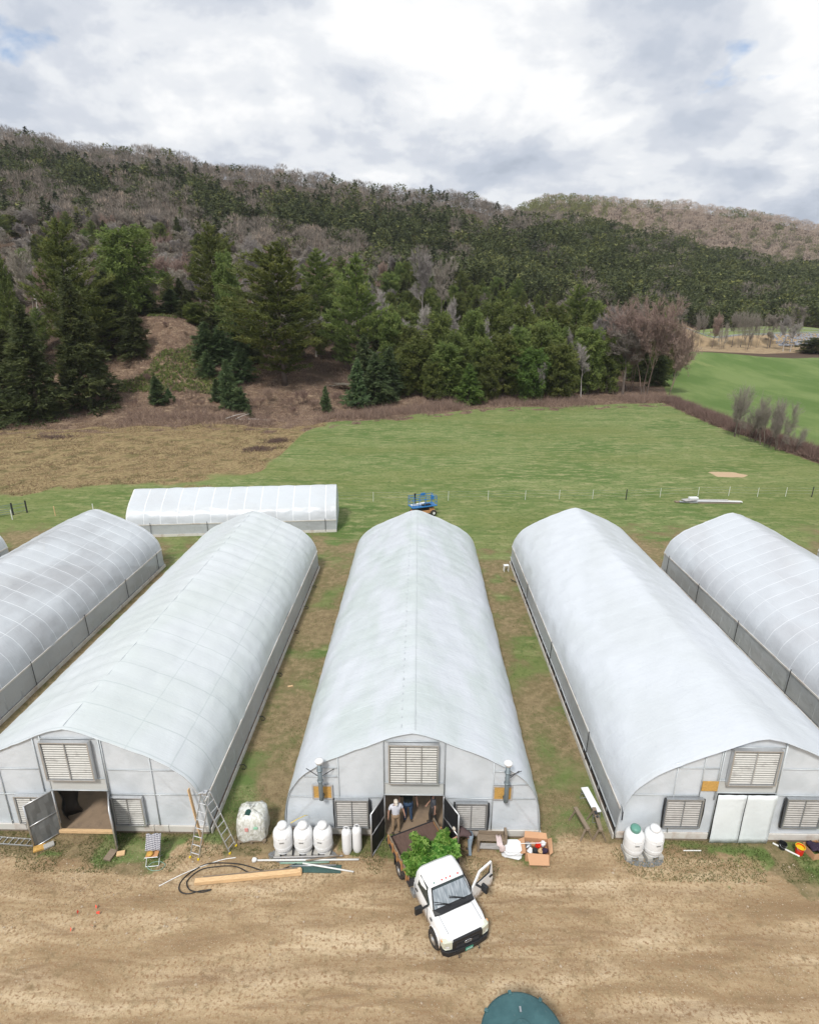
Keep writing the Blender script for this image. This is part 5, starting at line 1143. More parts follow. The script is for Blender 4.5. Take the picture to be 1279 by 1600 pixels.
# ------------------------------------------------------------------ potted plants on the bed
def leafy(seed, H, Rr, n):
    rng = np.random.default_rng(seed); A = Acc(); st = []
    for k in range(7):
        a = rng.uniform(0, 6.28); L_ = H*rng.uniform(.75, 1.05); pts = [np.array([0, 0, 0.])]; tip = np.array([math.cos(a)*Rr*.8*rng.random()**.5, math.sin(a)*Rr*.8*rng.random()**.5, L_])
        for t in (.3, .65, 1): pts.append(tip*np.array([t**1.4, t**1.4, t]))
        for p0, p1 in zip(pts, pts[1:]): V, T = tube_np(p0, p1, .008, .006, 4); A.add(V, T, .1)
        st.append(pts)
    pos, dr = [], []
    for i in range(n):
        pts = st[rng.integers(7)]; t = .3+.7*rng.random()**.6; tip = pts[-1]; c = tip*np.array([t**1.4, t**1.4, t]); a = rng.uniform(0, 6.28)
        pos.append(c+rng.normal(0, .015, 3)); dr.append((math.cos(a), math.sin(a), rng.uniform(-.1, .7)))
    pos = np.array(pos); dr = np.array(dr); dr /= np.linalg.norm(dr, axis=1)[:, None]
    for i in range(n):        # palmate leaf: five pointed lobes on a stalk
        d = dr[i]; s = np.cross(d, [0, 0, 1.]); s /= np.linalg.norm(s); up_ = np.cross(s, d); c0 = pos[i]+d*.05; sz = rng.uniform(.060, .105); fx = rng.normal(0, .2)
        V = [c0]; T = []
        for j, an in enumerate((-1.9, -.95, 0, .95, 1.9)):
            q = sz*(1, 1.15, 1.3, 1.15, 1)[j]; dv = d*math.cos(an)+s*math.sin(an); sv = -d*math.sin(an)+s*math.cos(an)
            V += [c0+dv*q*.55-sv*q*.20+up_*fx*.03, c0+dv*q-up_*q*(.2+abs(fx)*.4), c0+dv*q*.55+sv*q*.20]; b0 = 1+3*j; T += [(0, b0, b0+1), (0, b0+1, b0+2)]
        A.add(np.array(V), np.array(T), float(np.clip(rng.normal(.45, .28)+.3*(c0[2]/H-.5), 0, 1)))
    return A
PL = []
for i in range(3):
    e = empty('potted_plant', (0, 0, 0), 0); t = MB(); t.lathe([(.10, 0), (.13, .22), (.14, .23), (.14, .25), (.12, .25), (.115, .22), (.02, .22)], (0, 0, 0), 14); po = t.build('pot', M['pot'], e, smooth=True)
    A = leafy(60+i, .62, .34, 230); link(bpy.data.objects.new('foliage', A.mesh('foliage', M['shrub_leaf'])), e); PL.append(e)
_ca, _sa = math.cos(.44-math.pi/2), math.sin(.44-math.pi/2)
def tw(x, y): x *= .81; y *= .89; return (1.73+x*_ca-y*_sa, 13.60+x*_sa+y*_ca)
spots = [(-3.98, -.80, .9), (-4.20, .90, 1.0), (-4.05, .35, .9), (-3.32, -.95, .8), (-3.30, -.62, .95), (-3.32, -.30, 1.0), (-3.30, .02, 1.0), (-3.32, .34, 1.05), (-3.30, .66, 1.0), (-3.32, .96, 1.0), (-3.62, -.85, .8), (-3.64, -.5, .95), (-3.62, -.15, 1.0), (-3.62, .2, 1.0), (-3.64, .55, 1.05), (-3.62, .9, 1.05), (-3.98, .98, 1.0), (-3.95, .60, .95), (-3.95, .1, .95), (-3.93, -.35, 1.3)]
for i, (a, c, s) in enumerate(spots):
    o = PL[i] if i < 3 else copy_tree(PL[i % 3]); x, y = tw(a, c); o.location = (x, y, bz*.84+.012); o.rotation_euler.z = i*1.3; o.scale = (s, s, s*(1.25 if i == 19 else 1))
    tag(o, 'leafy green shrub in a black pot, among those packed behind the truck cab' if i != 19 else 'tallest pale green shrub in a black pot, standing up behind the rest on the truck', 'potted plant', 'potted shrubs on the truck bed')
# ------------------------------------------------------------------ propane tanks and cylinders
def tank(name, x, y, r, H, label, group, cap, blocks=True, cat='gas tank'):
    e = empty(name, (x, y, 0), 0.2*math.sin(x*7), label, cat, group); z0 = .17 if blocks else .02
    t = MB(); pr = [(r*.2, z0+.0), (r*.75, z0+.03), (r*.95, z0+.12), (r, z0+.22), (r, H-.28), (r*.96, H-.17), (r*.8, H-.08), (r*.5, H-.03), (r*.1, H)]; t.lathe(pr, (0, 0, 0), 32); b_ = t.build('shell', M['tank_white'], e, smooth=True)
    t = MB(); t.lathe([(r+.004, z0+.30), (r+.008, z0+.31), (r+.004, z0+.32)], (0, 0, 0), 32); t.lathe([(r+.003, H-.36), (r+.007, H-.35), (r+.003, H-.34)], (0, 0, 0), 32); t.build('weld_seam', M['tank_white'], b_, smooth=True)
    t = MB(); t.lathe([(r*.42, H-.07), (r*.46, H+.02), (r*.52, H+.05), (r*.52, H+.12), (r*.46, H+.17), (r*.2, H+.20), (.01, H+.205)], (0, -.0, 0), 24); t.build('valve_cap', cap, e, smooth=True)
    t = MB(); t.box((-.02, -r-.004, H*.66), (.17, .012, .05)); t.build('data_plate', M['galv'], e)
    t = MB(); 
    for q in (-.13, .13): t.box((q, -r+.02, H-.24), (.03, .04, .05))
    t.build('lifting_lug', M['tank_white'], e)
    if blocks:
        for q in (-1, 1): t = MB(); t.box((q*r*.62, 0, .085), (.20, r*1.75, .17)); t.build('concrete_block', M['concrete'], e, bevel=.01)
        t = MB(); t.lathe([(r*.8, .15), (r*.8, z0+.1)], (0, 0, 0), 24); t.build('foot_ring', M['tank_white'], e)
    return e
GT = 'large white gas tanks lined up left of the truck'
tank('gas_tank', -5.27, 17.50, .375, 1.22, 'large white gas tank nearest the wrapped pallet, leftmost of three', GT, M['tank_white'])
tank('gas_tank', -4.47, 17.52, .375, 1.22, 'large white gas tank in the middle of three', GT, M['tank_white'])
tank('gas_tank', -3.70, 17.54, .375, 1.22, 'large white gas tank nearest the two slim cylinders, rightmost of three', GT, M['tank_white'])
tank('gas_tank', 8.50, 17.58, .375, 1.22, 'white gas tank with a green cap beside the closed door house', 'pair of large white gas tanks on blocks', M['green_lid'])
tank('gas_tank', 9.27, 17.60, .375, 1.22, 'white gas tank with a white cap beside the green capped one', 'pair of large white gas tanks on blocks', M['tank_white'])
for x, y, lb in ((-2.76, 17.50, 'slim white gas cylinder next to the large tanks, left of two'), (-2.36, 17.60, 'slim white gas cylinder next to the black open door, right of two')):
    e = empty('gas_cylinder', (x, y, 0), 0, lb, 'gas cylinder', 'slim white gas cylinders')
    t = MB(); t.lathe([(.15, .0), (.165, .02), (.165, .06), (.185, .12), (.19, .2), (.19, .98), (.175, 1.08), (.12, 1.15), (.05, 1.18)], (0, 0, 0), 24); t.build('shell', M['tank_white'], e, smooth=True)
    t = MB(); t.tube([(-.10, 0, 1.14), (-.10, 0, 1.26), (0, .0, 1.30), (.10, 0, 1.26), (.10, 0, 1.14)], .015, 6); t.build('collar', M['tank_white'], e)
    t = MB(); t.lathe([(.03, 1.16), (.03, 1.22), (.05, 1.23), (.05, 1.26)], (0, 0, 0), 10); t.build('valve', M['galv'], e)
def gravel_bed(name, cx_, cy_, rx_, ry_, n):
    rg = np.random.default_rng(n); A = Acc()
    for i in range(n):
        a = rg.uniform(0, 6.28); q = math.sqrt(rg.random()); c = np.array([cx_+rx_*q*math.cos(a), cy_+ry_*q*math.sin(a), .012]); s = rg.uniform(.015, .035)
        ico = np.array([[1, 0, 0], [-1, 0, 0], [0, 1, 0], [0, -1, 0], [0, 0, 1], [0, 0, -1.]])*s*rg.uniform(.6, 1.2, (6, 1))
        A.add(ico+c, np.array([[0, 2, 4], [2, 1, 4], [1, 3, 4], [3, 0, 4]]), 0.)
    tag(link(bpy.data.objects.new(name, A.mesh(name, M['gravel']))), kind='stuff')
gravel_bed('gravel_pad', -4.5, 17.3, 1.35, .42, 2600); gravel_bed('gravel_pad', 8.9, 17.35, .75, .35, 900)
tag(MB().tube([(-4.95, 17.6, 1.32), (-4.7, 17.75, 1.38), (-4.45, 18.0, 1.3), (-4.4, 18.2, 1.1)], .012, 6).build('gas_line', M['yellow']), 'thin yellow gas line from the leftmost large tank to the house wall', 'pipe')
M['pebble'] = simple('tan_pebbles', (.42, .34, .25), .95, var=.45, scale=30)
sr = np.random.default_rng(12); A = Acc()
for i in range(4200):
    x, y = sr.uniform(-17, 17), sr.uniform(10.8, 17.2); s = sr.uniform(.008, .026) if sr.random() < .96 else sr.uniform(.03, .06)
    if vnoise(x, y, 1.6, 88) < .4: continue
    ico = np.array([[1, 0, 0], [-1, 0, 0], [0, 1, 0], [0, -1, 0], [0, 0, .8], [0, 0, -1.]])*s*sr.uniform(.6, 1.3, (6, 1))
    A.add(ico+np.array([x, y, hz(x, y)+s*.25]), np.array([[0, 2, 4], [2, 1, 4], [1, 3, 4], [3, 0, 4]]), 0.)
tag(link(bpy.data.objects.new('pebbles', A.mesh('pebbles', M['pebble']))), kind='stuff')
# ------------------------------------------------------------------ shrink wrapped pallet
e = empty('wrapped_pallet', (-6.70, 18.35, 0), .08, 'wrapped pallet load in torn white film, between left and middle greenhouses', 'pallet load')
t = MB(); 
for q in (-.5, 0, .5): t.box((q, 0, .06), (.09, 1.15, .09))
for q in range(6): t.box((0, -.52+q*.208, .12), (1.15, .10, .02))
t.build('pallet', M['old_wood'], e)
rows = []; rg = np.random.default_rng(4)
for i, (z, s) in enumerate(((.14, 1.0), (.3, 1.03), (.5, 1.0), (.75, .99), (.98, .97), (1.12, .90), (1.22, .72), (1.27, .40), (1.28, .05))):
    rows.append([(math.copysign(abs(math.cos(a))**.45, math.cos(a))*.60*s+rg.normal(0, .018), math.copysign(abs(math.sin(a))**.45, math.sin(a))*.55*s+rg.normal(0, .018), z+rg.normal(0, .012)) for a in np.linspace(0, 2*math.pi, 37)[:-1]]); rows[-1].append(rows[-1][0])
b = NB('torn_wrap_film'); n = b.noise(7, 6, .65, b.coord((1, 1, .5)), 1.0); cc = b.mix(b.rng(n, .45, .58), (.52, .52, .46), (.72, .73, .70)); cc = b.mix(b.rng(b.noise(3.2, 5, .7), .58, .66), cc, (.34, .32, .27)); M['wrap'] = b.done(b.bsdf(cc, .3, 0, b.bump(n, .9, .04), .5))
t = MB(); t.grid(rows); t.build('wrapped_load', M['wrap'], e, smooth=True)
t = MB(); t.prism([(-.22, -.30, 1.235), (-.02, -.34, 1.22), (.02, -.15, 1.265), (-.12, -.05, 1.285), (-.20, -.12, 1.27)], [(-.22, -.30, 1.29), (-.02, -.34, 1.28), (.02, -.15, 1.30), (-.12, -.05, 1.30), (-.20, -.12, 1.30)]); t.build('torn_opening', simple('dark_green_bag', (.01, .05, .04)), e)
t = MB(); t.box((.22, -.575, .82), (.16, .02, .10)); t.build('green_label', simple('pale_green_print', (.30, .60, .42)), e); t = MB(); t.box((-.14, -.578, .76), (.13, .02, .16)); t.build('pink_label', simple('pink_print', (.65, .30, .28)), e)
# ------------------------------------------------------------------ ladders, plank, chair
def ladder_rails(t, a, c, wv, rungs, r=.028):
    a, c, wv = Vector(a), Vector(c), Vector(wv)
    for s in (-.5, .5): t.bar(a+wv*s, c+wv*s, .025, .05)
    for i in range(rungs): k = (i+.6)/rungs; p0 = a.lerp(c, k); t.tube([p0-wv*.5, p0+wv*.5], .018, 6)
e = empty('folding_ladder', (-8.5, 17.9, 0), 0, 'aluminium folding ladder standing open at the left house corner', 'ladder')
top = Vector((.15, .12, 2.35))
for nm, ft, wv in (('front_section', Vector((-.22, -.80, 0)), (.36, -.10, 0)), ('rear_section', Vector((1.18, -.38, 0)), (.14, .36, 0))):
    t = MB(); ladder_rails(t, ft, top+Vector((0, 0, 0)), wv, 8); s_ = t.build(nm, M['alu'], e)
    for q in (-.5, .5): t = MB(); t.box(ft+Vector(wv)*q+Vector((0, 0, .03)), (.07, .08, .06)); t.build('rubber_foot', M['yellow'], s_)
t = MB(); t.box(top+Vector((0, 0, .0)), (.14, .2, .12)); t.bar(top+Vector((-.25, -.1, .03)), top+Vector((-.02, 0, .03)), .08, .06); t.build('hinge', M['alu'], e, bevel=.01)
tag(MB().bar((-9.02, 18.05, 2.50), (-8.62, 17.75, .02), .16, .04, (1, 0, 0)).build('plank', M['new_wood'], bevel=.004), 'orange wooden plank leaning upright on the left house by the ladder', 'plank')
e = empty('step_ladder', (-16.3, 17.72, 0), -.06, 'aluminium step ladder with green top lying on the grass at the left edge', 'ladder')
t = MB(); ladder_rails(t, (-.75, 0, .05), (.95, 0, .05), (0, .30, 0), 7); t.build('rails', M['alu'], e)
t = MB(); t.box((-.85, 0, .08), (.26, .36, .10)); t.build('top_step', simple('green_ladder_plastic', (.04, .35, .22)), e, bevel=.02)
e = empty('folding_chair', (-10.25, 17.0, 0), .12, 'folding camp chair draped with a plaid shirt on the grass', 'chair')
t = MB(); 
for s in (-.24, .24): t.tube([(s, -.25, .42), (s, .22, .0)], .014, 6); t.tube([(s, -.28, 0), (s, .16, .46), (s, .30, .92)], .014, 6)
t.tube([(-.24, -.28, .02), (.24, -.28, .02)], .014, 6); t.tube([(-.24, -.25, .43), (.24, -.25, .43)], .014, 6); t.build('frame', M['galv'], e)
t = MB(); t.box((0, 0, .42), (.46, .46, .04)); t.build('seat', M['orange_paint'], e, bevel=.015)
t = MB(); t.grid([[(-.28+.56*i/8, -.02+.34*j/7+.02*math.sin(i*1.2), .50+.50*j/7+.03*math.sin(i*1.5+j)) for i in range(9)] for j in range(8)]); tag(t.build('plaid_shirt', M['plaid'], None, smooth=True, solid=.03), 'black and white plaid shirt hung over the folding camp chair', 'shirt'); bpy.data.objects['plaid_shirt'].location = (-10.25, 17.0, 0); bpy.data.objects['plaid_shirt'].rotation_euler.z = .12
t = MB(); t.lathe([(.02, 0), (.10, .02), (.13, .06), (.10, .10), (.02, .12)], (0, 0, 0), 14); o = t.build('gourd', simple('orange_green_ball', (.52, .30, .06), var=.6, scale=5), None, smooth=True); o.location = (-10.3, 16.86, .44); tag(o, 'small orange and green bundle on the seat of the camp chair', 'bundle')
tag(MB().tube([(-10.05+.32*math.cos(a)+.02*math.sin(a*5), 16.72+.20*math.sin(a), .03) for a in np.linspace(0, 12.5, 60)], .013, 5).build('garden_hose', M['hose_green'], smooth=True), 'pale green hose coiled on the ground under the camp chair', 'hose')
# scraps by the left house doors
for (x, y, rz, sx, sy, mt, lb) in ((-15.05, 17.42, .5, .42, .26, 'plywood', 'orange wood offcut under the grey left door of the left house'), (-14.75, 17.55, .7, .36, .22, 'concrete', 'grey block between the doorway and the orange offcut'), (-12.05, 17.15, -.2, .30, .46, 'old_wood', 'brown wood block propping the right door of the left house'), (-11.68, 17.22, .3, .30, .20, 'new_wood', 'pale orange wood scrap at the foot of the right door')):
    o = MB().box((0, 0, .05), (sx, sy, .09)).build('wood_scrap', M[mt], bevel=.012); o.location = (x, y, .02); o.rotation_euler = (.06, .04, rz); tag(o, lb, 'offcut')
# ------------------------------------------------------------------ beam, hose, pipes
e = empty('timber_beam', (-6.33, 16.27, 0), math.atan2(.48, 3.9), 'long pale timber beam lying on the ground below the gas tanks', 'timber')
t = MB(); t.box((0, 0, .10), (3.95, .19, .16)); t.build('beam', M['new_wood'], e, bevel=.01)
t = MB(); t.box((.1, .13, .13), (3.6, .04, .10)); t.build('side_board', M['old_wood'], e); t = MB(); t.box((1.88, 0, .20), (.12, .20, .03)); t.build('end_cleat', M['new_wood'], e)
hp = [(-4.6, 16.95), (-5.0, 16.75), (-5.6, 16.55), (-6.4, 16.75), (-7.2, 16.90), (-8.1, 16.85), (-8.55, 16.55), (-8.85, 16.1), (-8.75, 15.72), (-8.35, 15.62), (-7.95, 15.75), (-7.6, 15.78), (-8.0, 15.68), (-8.4, 15.78), (-8.62, 16.1), (-8.4, 16.5), (-7.9, 16.72), (-7.0, 16.75), (-6.2, 16.45), (-5.4, 16.42), (-4.9, 16.55), (-4.6, 16.85)]
def smooth_path(p, n=6):
    out = []; p = [Vector((*q, 0)) for q in p]
    for i in range(len(p)-1):
        a, b_, c, d = p[max(i-1, 0)], p[i], p[i+1], p[min(i+2, len(p)-1)]
        for k in range(n): t = k/n; out.append(.5*((2*b_)+(c-a)*t+(2*a-5*b_+4*c-d)*t*t+(3*b_-a-3*c+d)*t**3))
    return out+[p[-1]]
tag(MB().tube([(q.x, q.y, .03+.012*math.sin(i*.7)) for i, q in enumerate(smooth_path(hp))], .022, 6).build('black_hose', M['hose'], smooth=True), 'black hose looped on the dirt around the timber beam', 'hose')
tag(MB().tube([(q.x, q.y, .02) for q in smooth_path([(-9.6, 15.9), (-9.0, 16.35), (-8.3, 16.75), (-7.6, 17.05), (-7.1, 17.15)])], .018, 5).build('rope', M['pvc'], smooth=True), 'pale twisted rope lying left of the black hose', 'rope')
pipes = [((-6.2, 17.02, .05), (-2.25, 17.08, .10), .035, 'pvc', 'white pipe with a flared left end across the pile'), ((-5.3, 16.92, .04), (-3.4, 16.98, .05), .035, 'hose_green', 'pale green pipe in the pile'), ((-5.6, 17.12, .09), (-2.9, 17.22, .12), .03, 'grey_wood', 'grey stick at the back of the pipe pile'), ((-4.4, 16.86, .12), (-2.4, 16.58, .06), .03, 'pvc', 'white pipe sticking out at the lower right of the pile'), ((-4.9, 16.80, .04), (-3.1, 16.86, .05), .03, 'galv', 'grey metal pipe in the pile'), ((-4.3, 16.96, .14), (-3.0, 17.22, .12), .03, 'old_wood', 'brown stick crossing the pile')]
for a, c, r, mt, lb in pipes:
    t = MB(); t.tube([a, Vector(a).lerp(Vector(c), .5), c], r, 8)
    if lb.startswith('white pipe with'): t.lathe([(.035, 0), (.09, .06), (.10, .16), (.03, .2)], (a[0]-.02, a[1], .07), 12, Matrix.Rotation(-R(90), 3, 'Y'))
    tag(t.build('pipe', M[mt], smooth=True), lb+', below the gas tanks', 'pipe', 'pile of pipes and sticks')
o = MB().box((-3.85, 16.72, .02), (1.9, .34, .03)).build('green_netting_roll', simple('dark_green_netting', (.05, .10, .09), .8, bump=.6)); tag(o, 'dark green netting strip lying under the pipes', 'netting')
# ------------------------------------------------------------------ bench with cloth, foam trays, cardboard box
e = empty('wooden_bench', (2.95, 17.72, 0), -.03, 'weathered wooden bench against the middle house, right of the truck', 'bench')
t = MB(); t.box((0, 0, .58), (1.10, .30, .05)); t.box((-.0, .14, .70), (1.0, .04, .16)); t.build('top', M['old_wood'], e, bevel=.01); t = MB(); t.box((0, -.06, .22), (.9, .24, .04)); t.build('shelf', M['grey_wood'], e)
for x in (-.50, .50):
    for y in (-.13, .14): t = MB(); t.box((x, y, .28), (.09, .07, .56 if y < 0 else .60)); t.build('leg', M['old_wood'], e)
t = MB(); t.box((.56, .05, .45), (.10, .36, .9)); t.build('end_post', M['old_wood'], e)
t = MB(); t.grid([[(3.13+.22*i/5+(.10 if j > 4 else 0), 17.80-.46*min(j, 4)/4-.02*(j > 4)+.015*math.sin(i*2), .64-.0*j-.06*max(0, j-4)*1.4+.02*math.sin(i*1.9+j)) for i in range(6)] for j in range(9)]); tag(t.build('pink_cloth', M['pink_cloth'], smooth=True, solid=.02), 'pale pink cloth hanging over the front of the wooden bench', 'cloth')
rg = np.random.default_rng(9)
for i in range(7):
    t = MB(); sx, sy = rg.uniform(.62, .78), rg.uniform(.46, .58)
    oct_ = [(-sx/2, -sy/2+.1), (-sx/2+.1, -sy/2), (sx/2-.1, -sy/2), (sx/2, -sy/2+.1), (sx/2, sy/2-.1), (sx/2-.1, sy/2), (-sx/2+.1, sy/2), (-sx/2, sy/2-.1)]
    t.prism([(x, y, 0) for x, y in oct_], [(x*1.03, y*1.03, .045) for x, y in oct_]); o = t.build('foam_tray', M['white_plastic'], bevel=.012); o.location = (3.78+rg.normal(0, .04), 17.55+rg.normal(0, .05), .03+i*.055); o.rotation_euler.z = rg.normal(0, .12); o.rotation_euler.x = rg.normal(0, .02)
    tag(o, 'white tray in the ragged stack between bench and cardboard box' if i < 6 else 'topmost white tray of the ragged stack beside the cardboard box', 'tray', 'stacked white trays')
e = empty('cardboard_box', (4.72, 17.52, 0), -.08, 'open cardboard box of rubbish in front of the middle house corner', 'box')
t = MB(); a, c, h = .46, .36, .42
t.box((0, c, h/2), (2*a, .012, h)); t.box((0, -c, h/2), (2*a, .012, h)); t.box((a, 0, h/2), (.012, 2*c-.02, h)); t.box((-a, 0, h/2), (.012, 2*c-.02, h)); t.box((0, 0, .01), (2*a-.02, 2*c-.02, .012)); t.build('walls', M['cardboard'], e)
for pts in ([(-a, c, h), (a, c, h), (a-.04, c+.18, h+.12), (-a+.04, c+.16, h+.16)], [(-a+.05, -c, h), (a-.05, -c, h), (a-.05, -c-.34, h-.16), (-a+.12, -c-.36, h-.20)], [(a, -c, h), (a, c, h), (a+.14, c-.06, h+.16), (a+.12, -c+.05, h+.08)], [(-a, -c, h), (-a, c, h), (-a-.24, c-.05, h-.08), (-a-.20, -c+.05, h-.14)]):
    t = MB(); t.add(pts, [(0, 1, 2, 3)]); t.build('flap', M['cardboard'], e, solid=.012)
rub = [('white_plastic', 'crumpled white bag'), ('black', 'dark lump'), ('new_wood', 'tan wood piece'), ('purple', 'dark cloth wad'), ('galv', 'grey metal tin'), ('cardboard', 'torn card piece'), ('red', 'red scrap'), ('white_plastic', 'white cup')]
for i, (mt, lb) in enumerate(rub):
    x = -.30+.20*(i % 4); y = -.16+.30*(i//4)+.04*math.sin(i*3); s = .12+.03*math.sin(i*2.2)
    rg2 = np.random.default_rng(i); t = MB(); t.lathe([(s*.3, -.06), (s, .0), (s*.9, .08), (s*.5, .13), (.02, .15)], (0, 0, 0), 7); t.v = [tuple(np.array(q)*rg2.uniform(.7, 1.25, 3)) for q in t.v]
    o = t.build('rubbish_item', M[mt]); o.location = (4.72+x, 17.52+y, .30); o.rotation_euler = (rg2.normal(0, .4), rg2.normal(0, .4), i); tag(o, lb+' inside the open cardboard box', 'rubbish', 'rubbish in the cardboard box')
tag(MB().tube([(4.05, 17.58, .46), (5.1, 17.6, .50)], .014, 6).build('white_rod', M['pvc']), 'thin white rod across the foam stack and cardboard box', 'rod')
# ------------------------------------------------------------------ beside the right house
e = empty('white_trestle', (7.45, 19.75, 0), R(98), 'long narrow white trestle bench left of the closed door house', 'trestle')
t = MB(); t.box((0, 0, .56), (1.35, .32, .05)); t.build('top', M['white_plastic'], e, bevel=.01)
for s in (-1, 1): t = MB(); t.tube([(s*.58, -.14, .54), (s*.66, -.16, 0), (s*.66, .16, 0), (s*.58, .14, .54)], .018, 6); t.tube([(s*.62, -.15, .28), (s*.62, .15, .28)], .014, 6); t.build('leg', M['galv'], e)
def sawhorse(x, y, rz, lb):
    e = empty('sawhorse', (x, y, 0), rz, lb, 'sawhorse', 'pair of brown sawhorses'); t = MB(); t.box((0, 0, .58), (1.15, .16, .10)); t.build('beam', M['old_wood'], e, bevel=.01)
    for s in (-1, 1):
        for q in (-1, 1): t = MB(); t.bar((s*.46, q*.04, .56), (s*.52, q*.26, 0), .07, .035); t.build('leg', M['old_wood'], e)
    return e
sawhorse(6.78, 18.72, R(102), 'brown sawhorse farther from the closed door house, left of two'); sawhorse(7.42, 18.70, R(88), 'brown sawhorse with a dark clamp on it, right of two')
tag(MB().box((7.42, 18.95, .665), (.12, .16, .06)).lathe([(.05, 0), (.05, .05)], (7.42, 18.75, .64), 10).build('clamp', M['dark_metal'], bevel=.01), 'small dark clamp resting on the right sawhorse', 'clamp')
e = empty('step_stool', (7.42, 44.9, 0), .1, 'small white stool standing far back between two greenhouses', 'stool')
t = MB(); t.box((0, 0, .55), (.42, .34, .04)); t.build('top', M['white_plastic'], e)
for x in (-.18, .18):
    for y in (-.14, .14): t = MB(); t.box((x, y, .27), (.045, .045, .54)); t.build('leg', M['pvc'], e)
def bucket(x, y, r, h, mt, nm, lb, inner=None, tilt=0):
    e = empty(nm, (x, y, 0), 0, lb, 'bucket'); t = MB(); t.lathe([(r*.82, 0), (r, h), (r*1.06, h), (r*1.06, h-.03), (r*1.0, h-.03)][:3]+[(r*.93, h), (r*.76, .03), (.01, .03)], (0, 0, 0), 24); b_ = t.build('shell', M[mt], e, smooth=False)
    t = MB(); t.tube([(r*1.02*math.cos(a), r*1.02*math.sin(a), h) for a in np.linspace(0, 2*math.pi, 25)[:-1]], .012, 6, closed=True); t.build('rim', M[inner or mt], e)
    if inner: t = MB(); t.lathe([(r*.9, h-.06), (.01, h-.05)], (0, 0, 0), 20); t.build('contents', M[inner], e)
    t = MB(); t.tube([(r*math.cos(a), -r*.3-abs(math.sin(a))*.1, h-.02+math.sin(a)*-.10) for a in np.linspace(0, math.pi, 10)], .006, 5); t.build('handle', M['galv'], e); return e
bucket(15.13, 17.72, .165, .36, 'red', 'bucket', 'red bucket with yellow inside near the right edge', 'yellow'); bucket(14.60, 17.95, .14, .26, 'black', 'plant_pot', 'small black pot left of the red bucket')
t = MB(); t.tube([(14.35, 18.15, .04), (15.05, 17.55, .04)], .035, 8); tag(t.build('white_pipe', M['pvc']), 'short white pipe lying between the black pot and red bucket', 'pipe')
tag(MB().tube([(10.6, 17.75, .03), (11.3, 17.76, .03)], .022, 6).build('white_stick', M['pvc']), 'short white stick on the grass before the closed sheeted doors', 'stick')
e = empty('cardboard_box', (15.75, 17.75, 0), .2, 'brown carton with dark purple cloth, cut by the right edge', 'box'); t = MB(); a, c, h = .32, .28, .30
t.box((0, c, h/2), (2*a, .012, h)); t.box((0, -c, h/2), (2*a, .012, h)); t.box((a, 0, h/2), (.012, 2*c-.02, h)); t.box((-a, 0, h/2), (.012, 2*c-.02, h)); t.build('walls', M['cardboard'], e)
t = MB(); rg2 = np.random.default_rng(2); t.grid([[(15.75-.26+.52*i/6, 17.75-.22+.44*j/6, .30+.07*rg2.random()+.05*math.sin(i)) for i in range(7)] for j in range(7)]); tag(t.build('purple_cloth', M['purple'], smooth=True, solid=.04), 'dark purple cloth heaped in the carton at the right edge', 'cloth')
# water tank lid at the bottom of the frame
c = survey(817, 1621, 1.6); e = empty('round_tank', (c.x, c.y, 0), 0, 'round dark teal tank lid cut off by the bottom edge', 'tank'); b = NB('teal_lid_plastic'); n = b.noise(1.7, 5, .6); tl = b.mix(b.rng(n, .4, .65), (.035, .095, .105), (.055, .135, .145)); tl = b.mix(b.rng(b.noise(9, 6, .7), .62, .8), tl, (.16, .20, .19)); M['teal'] = b.done(b.bsdf(tl, .5, 0, b.bump(b.noise(20), .2, .01), .4))
t = MB(); t.lathe([(1.05, 0), (1.08, .05), (1.08, 1.45), (1.14, 1.50), (1.15, 1.56), (1.08, 1.60), (.75, 1.66), (.4, 1.69), (.02, 1.70)], (0, 0, 0), 64); t.build('shell', M['teal'], e, smooth=True)
for k in range(8): a = k*math.pi/4+.18; t = MB(); t.box((1.12*math.cos(a), 1.12*math.sin(a), 1.58), (.12, .10, .09), rz=a); t.build('rim_lug', M['teal'], e, bevel=.02)
t = MB(); t.lathe([(.24, 1.68), (.25, 1.76), (.02, 1.80)], (0, .1, 0), 24); t.build('hatch', M['teal'], e); t = MB(); t.box((.02, .62, 1.69), (.05, .14, .04)); t.build('latch', M['galv'], e)
# orange markers on the dirt
for px, py in ((112, 1453), (121, 1431), (147, 1452), (151, 1430), (150, 1418)):
    q = survey(px, py, 0); t = MB(); t.tube([(0, 0, 0), (.01, 0, .16)], .005, 5); f_ = None
    e = empty('marker_flag', (q.x, q.y, hz(q.x, q.y)), px, 'orange red marker flag stuck in the dirt at lower left', 'marker flag', 'five small orange marker flags'); t.build('wire', M['galv'], e)
    t = MB(); t.add([(.01, 0, .16), (.12, .03, .15), (.11, -.02, .06), (.01, 0, .07)], [(0, 1, 2, 3)]); t.build('flag', M['flag'], e, solid=.004)
# anchor hooks beside the left house
for yv in (22.0, 25.5, 29.5, 34.5, 38.0, 41.5):
    t = MB(); t.tube([(-8.42, yv, .12), (-8.2, yv+.03, .14), (-8.05, yv-.05, .08), (-8.1, yv-.15, .02), (-8.25, yv-.12, .02)], .02, 6); tag(t.build('side_hose', M['hose'], smooth=True), 'short black hose end at the right foot of the left greenhouse', 'hose', 'black hose ends along the left greenhouse')
tag(MB().box((-7.35, 28.4, .02), (.28, .12, .03), rz=.3).build('orange_offcut', M['new_wood']), 'small orange offcut on the grass lane left of the middle house', 'offcut')
tag(MB().tube([(7.7, 43.0, .05), (7.5, 42.7, .25), (7.9, 42.5, .1)], .03, 6).build('side_hose', M['hose'], smooth=True), 'black hose end near the small white stool', 'hose')
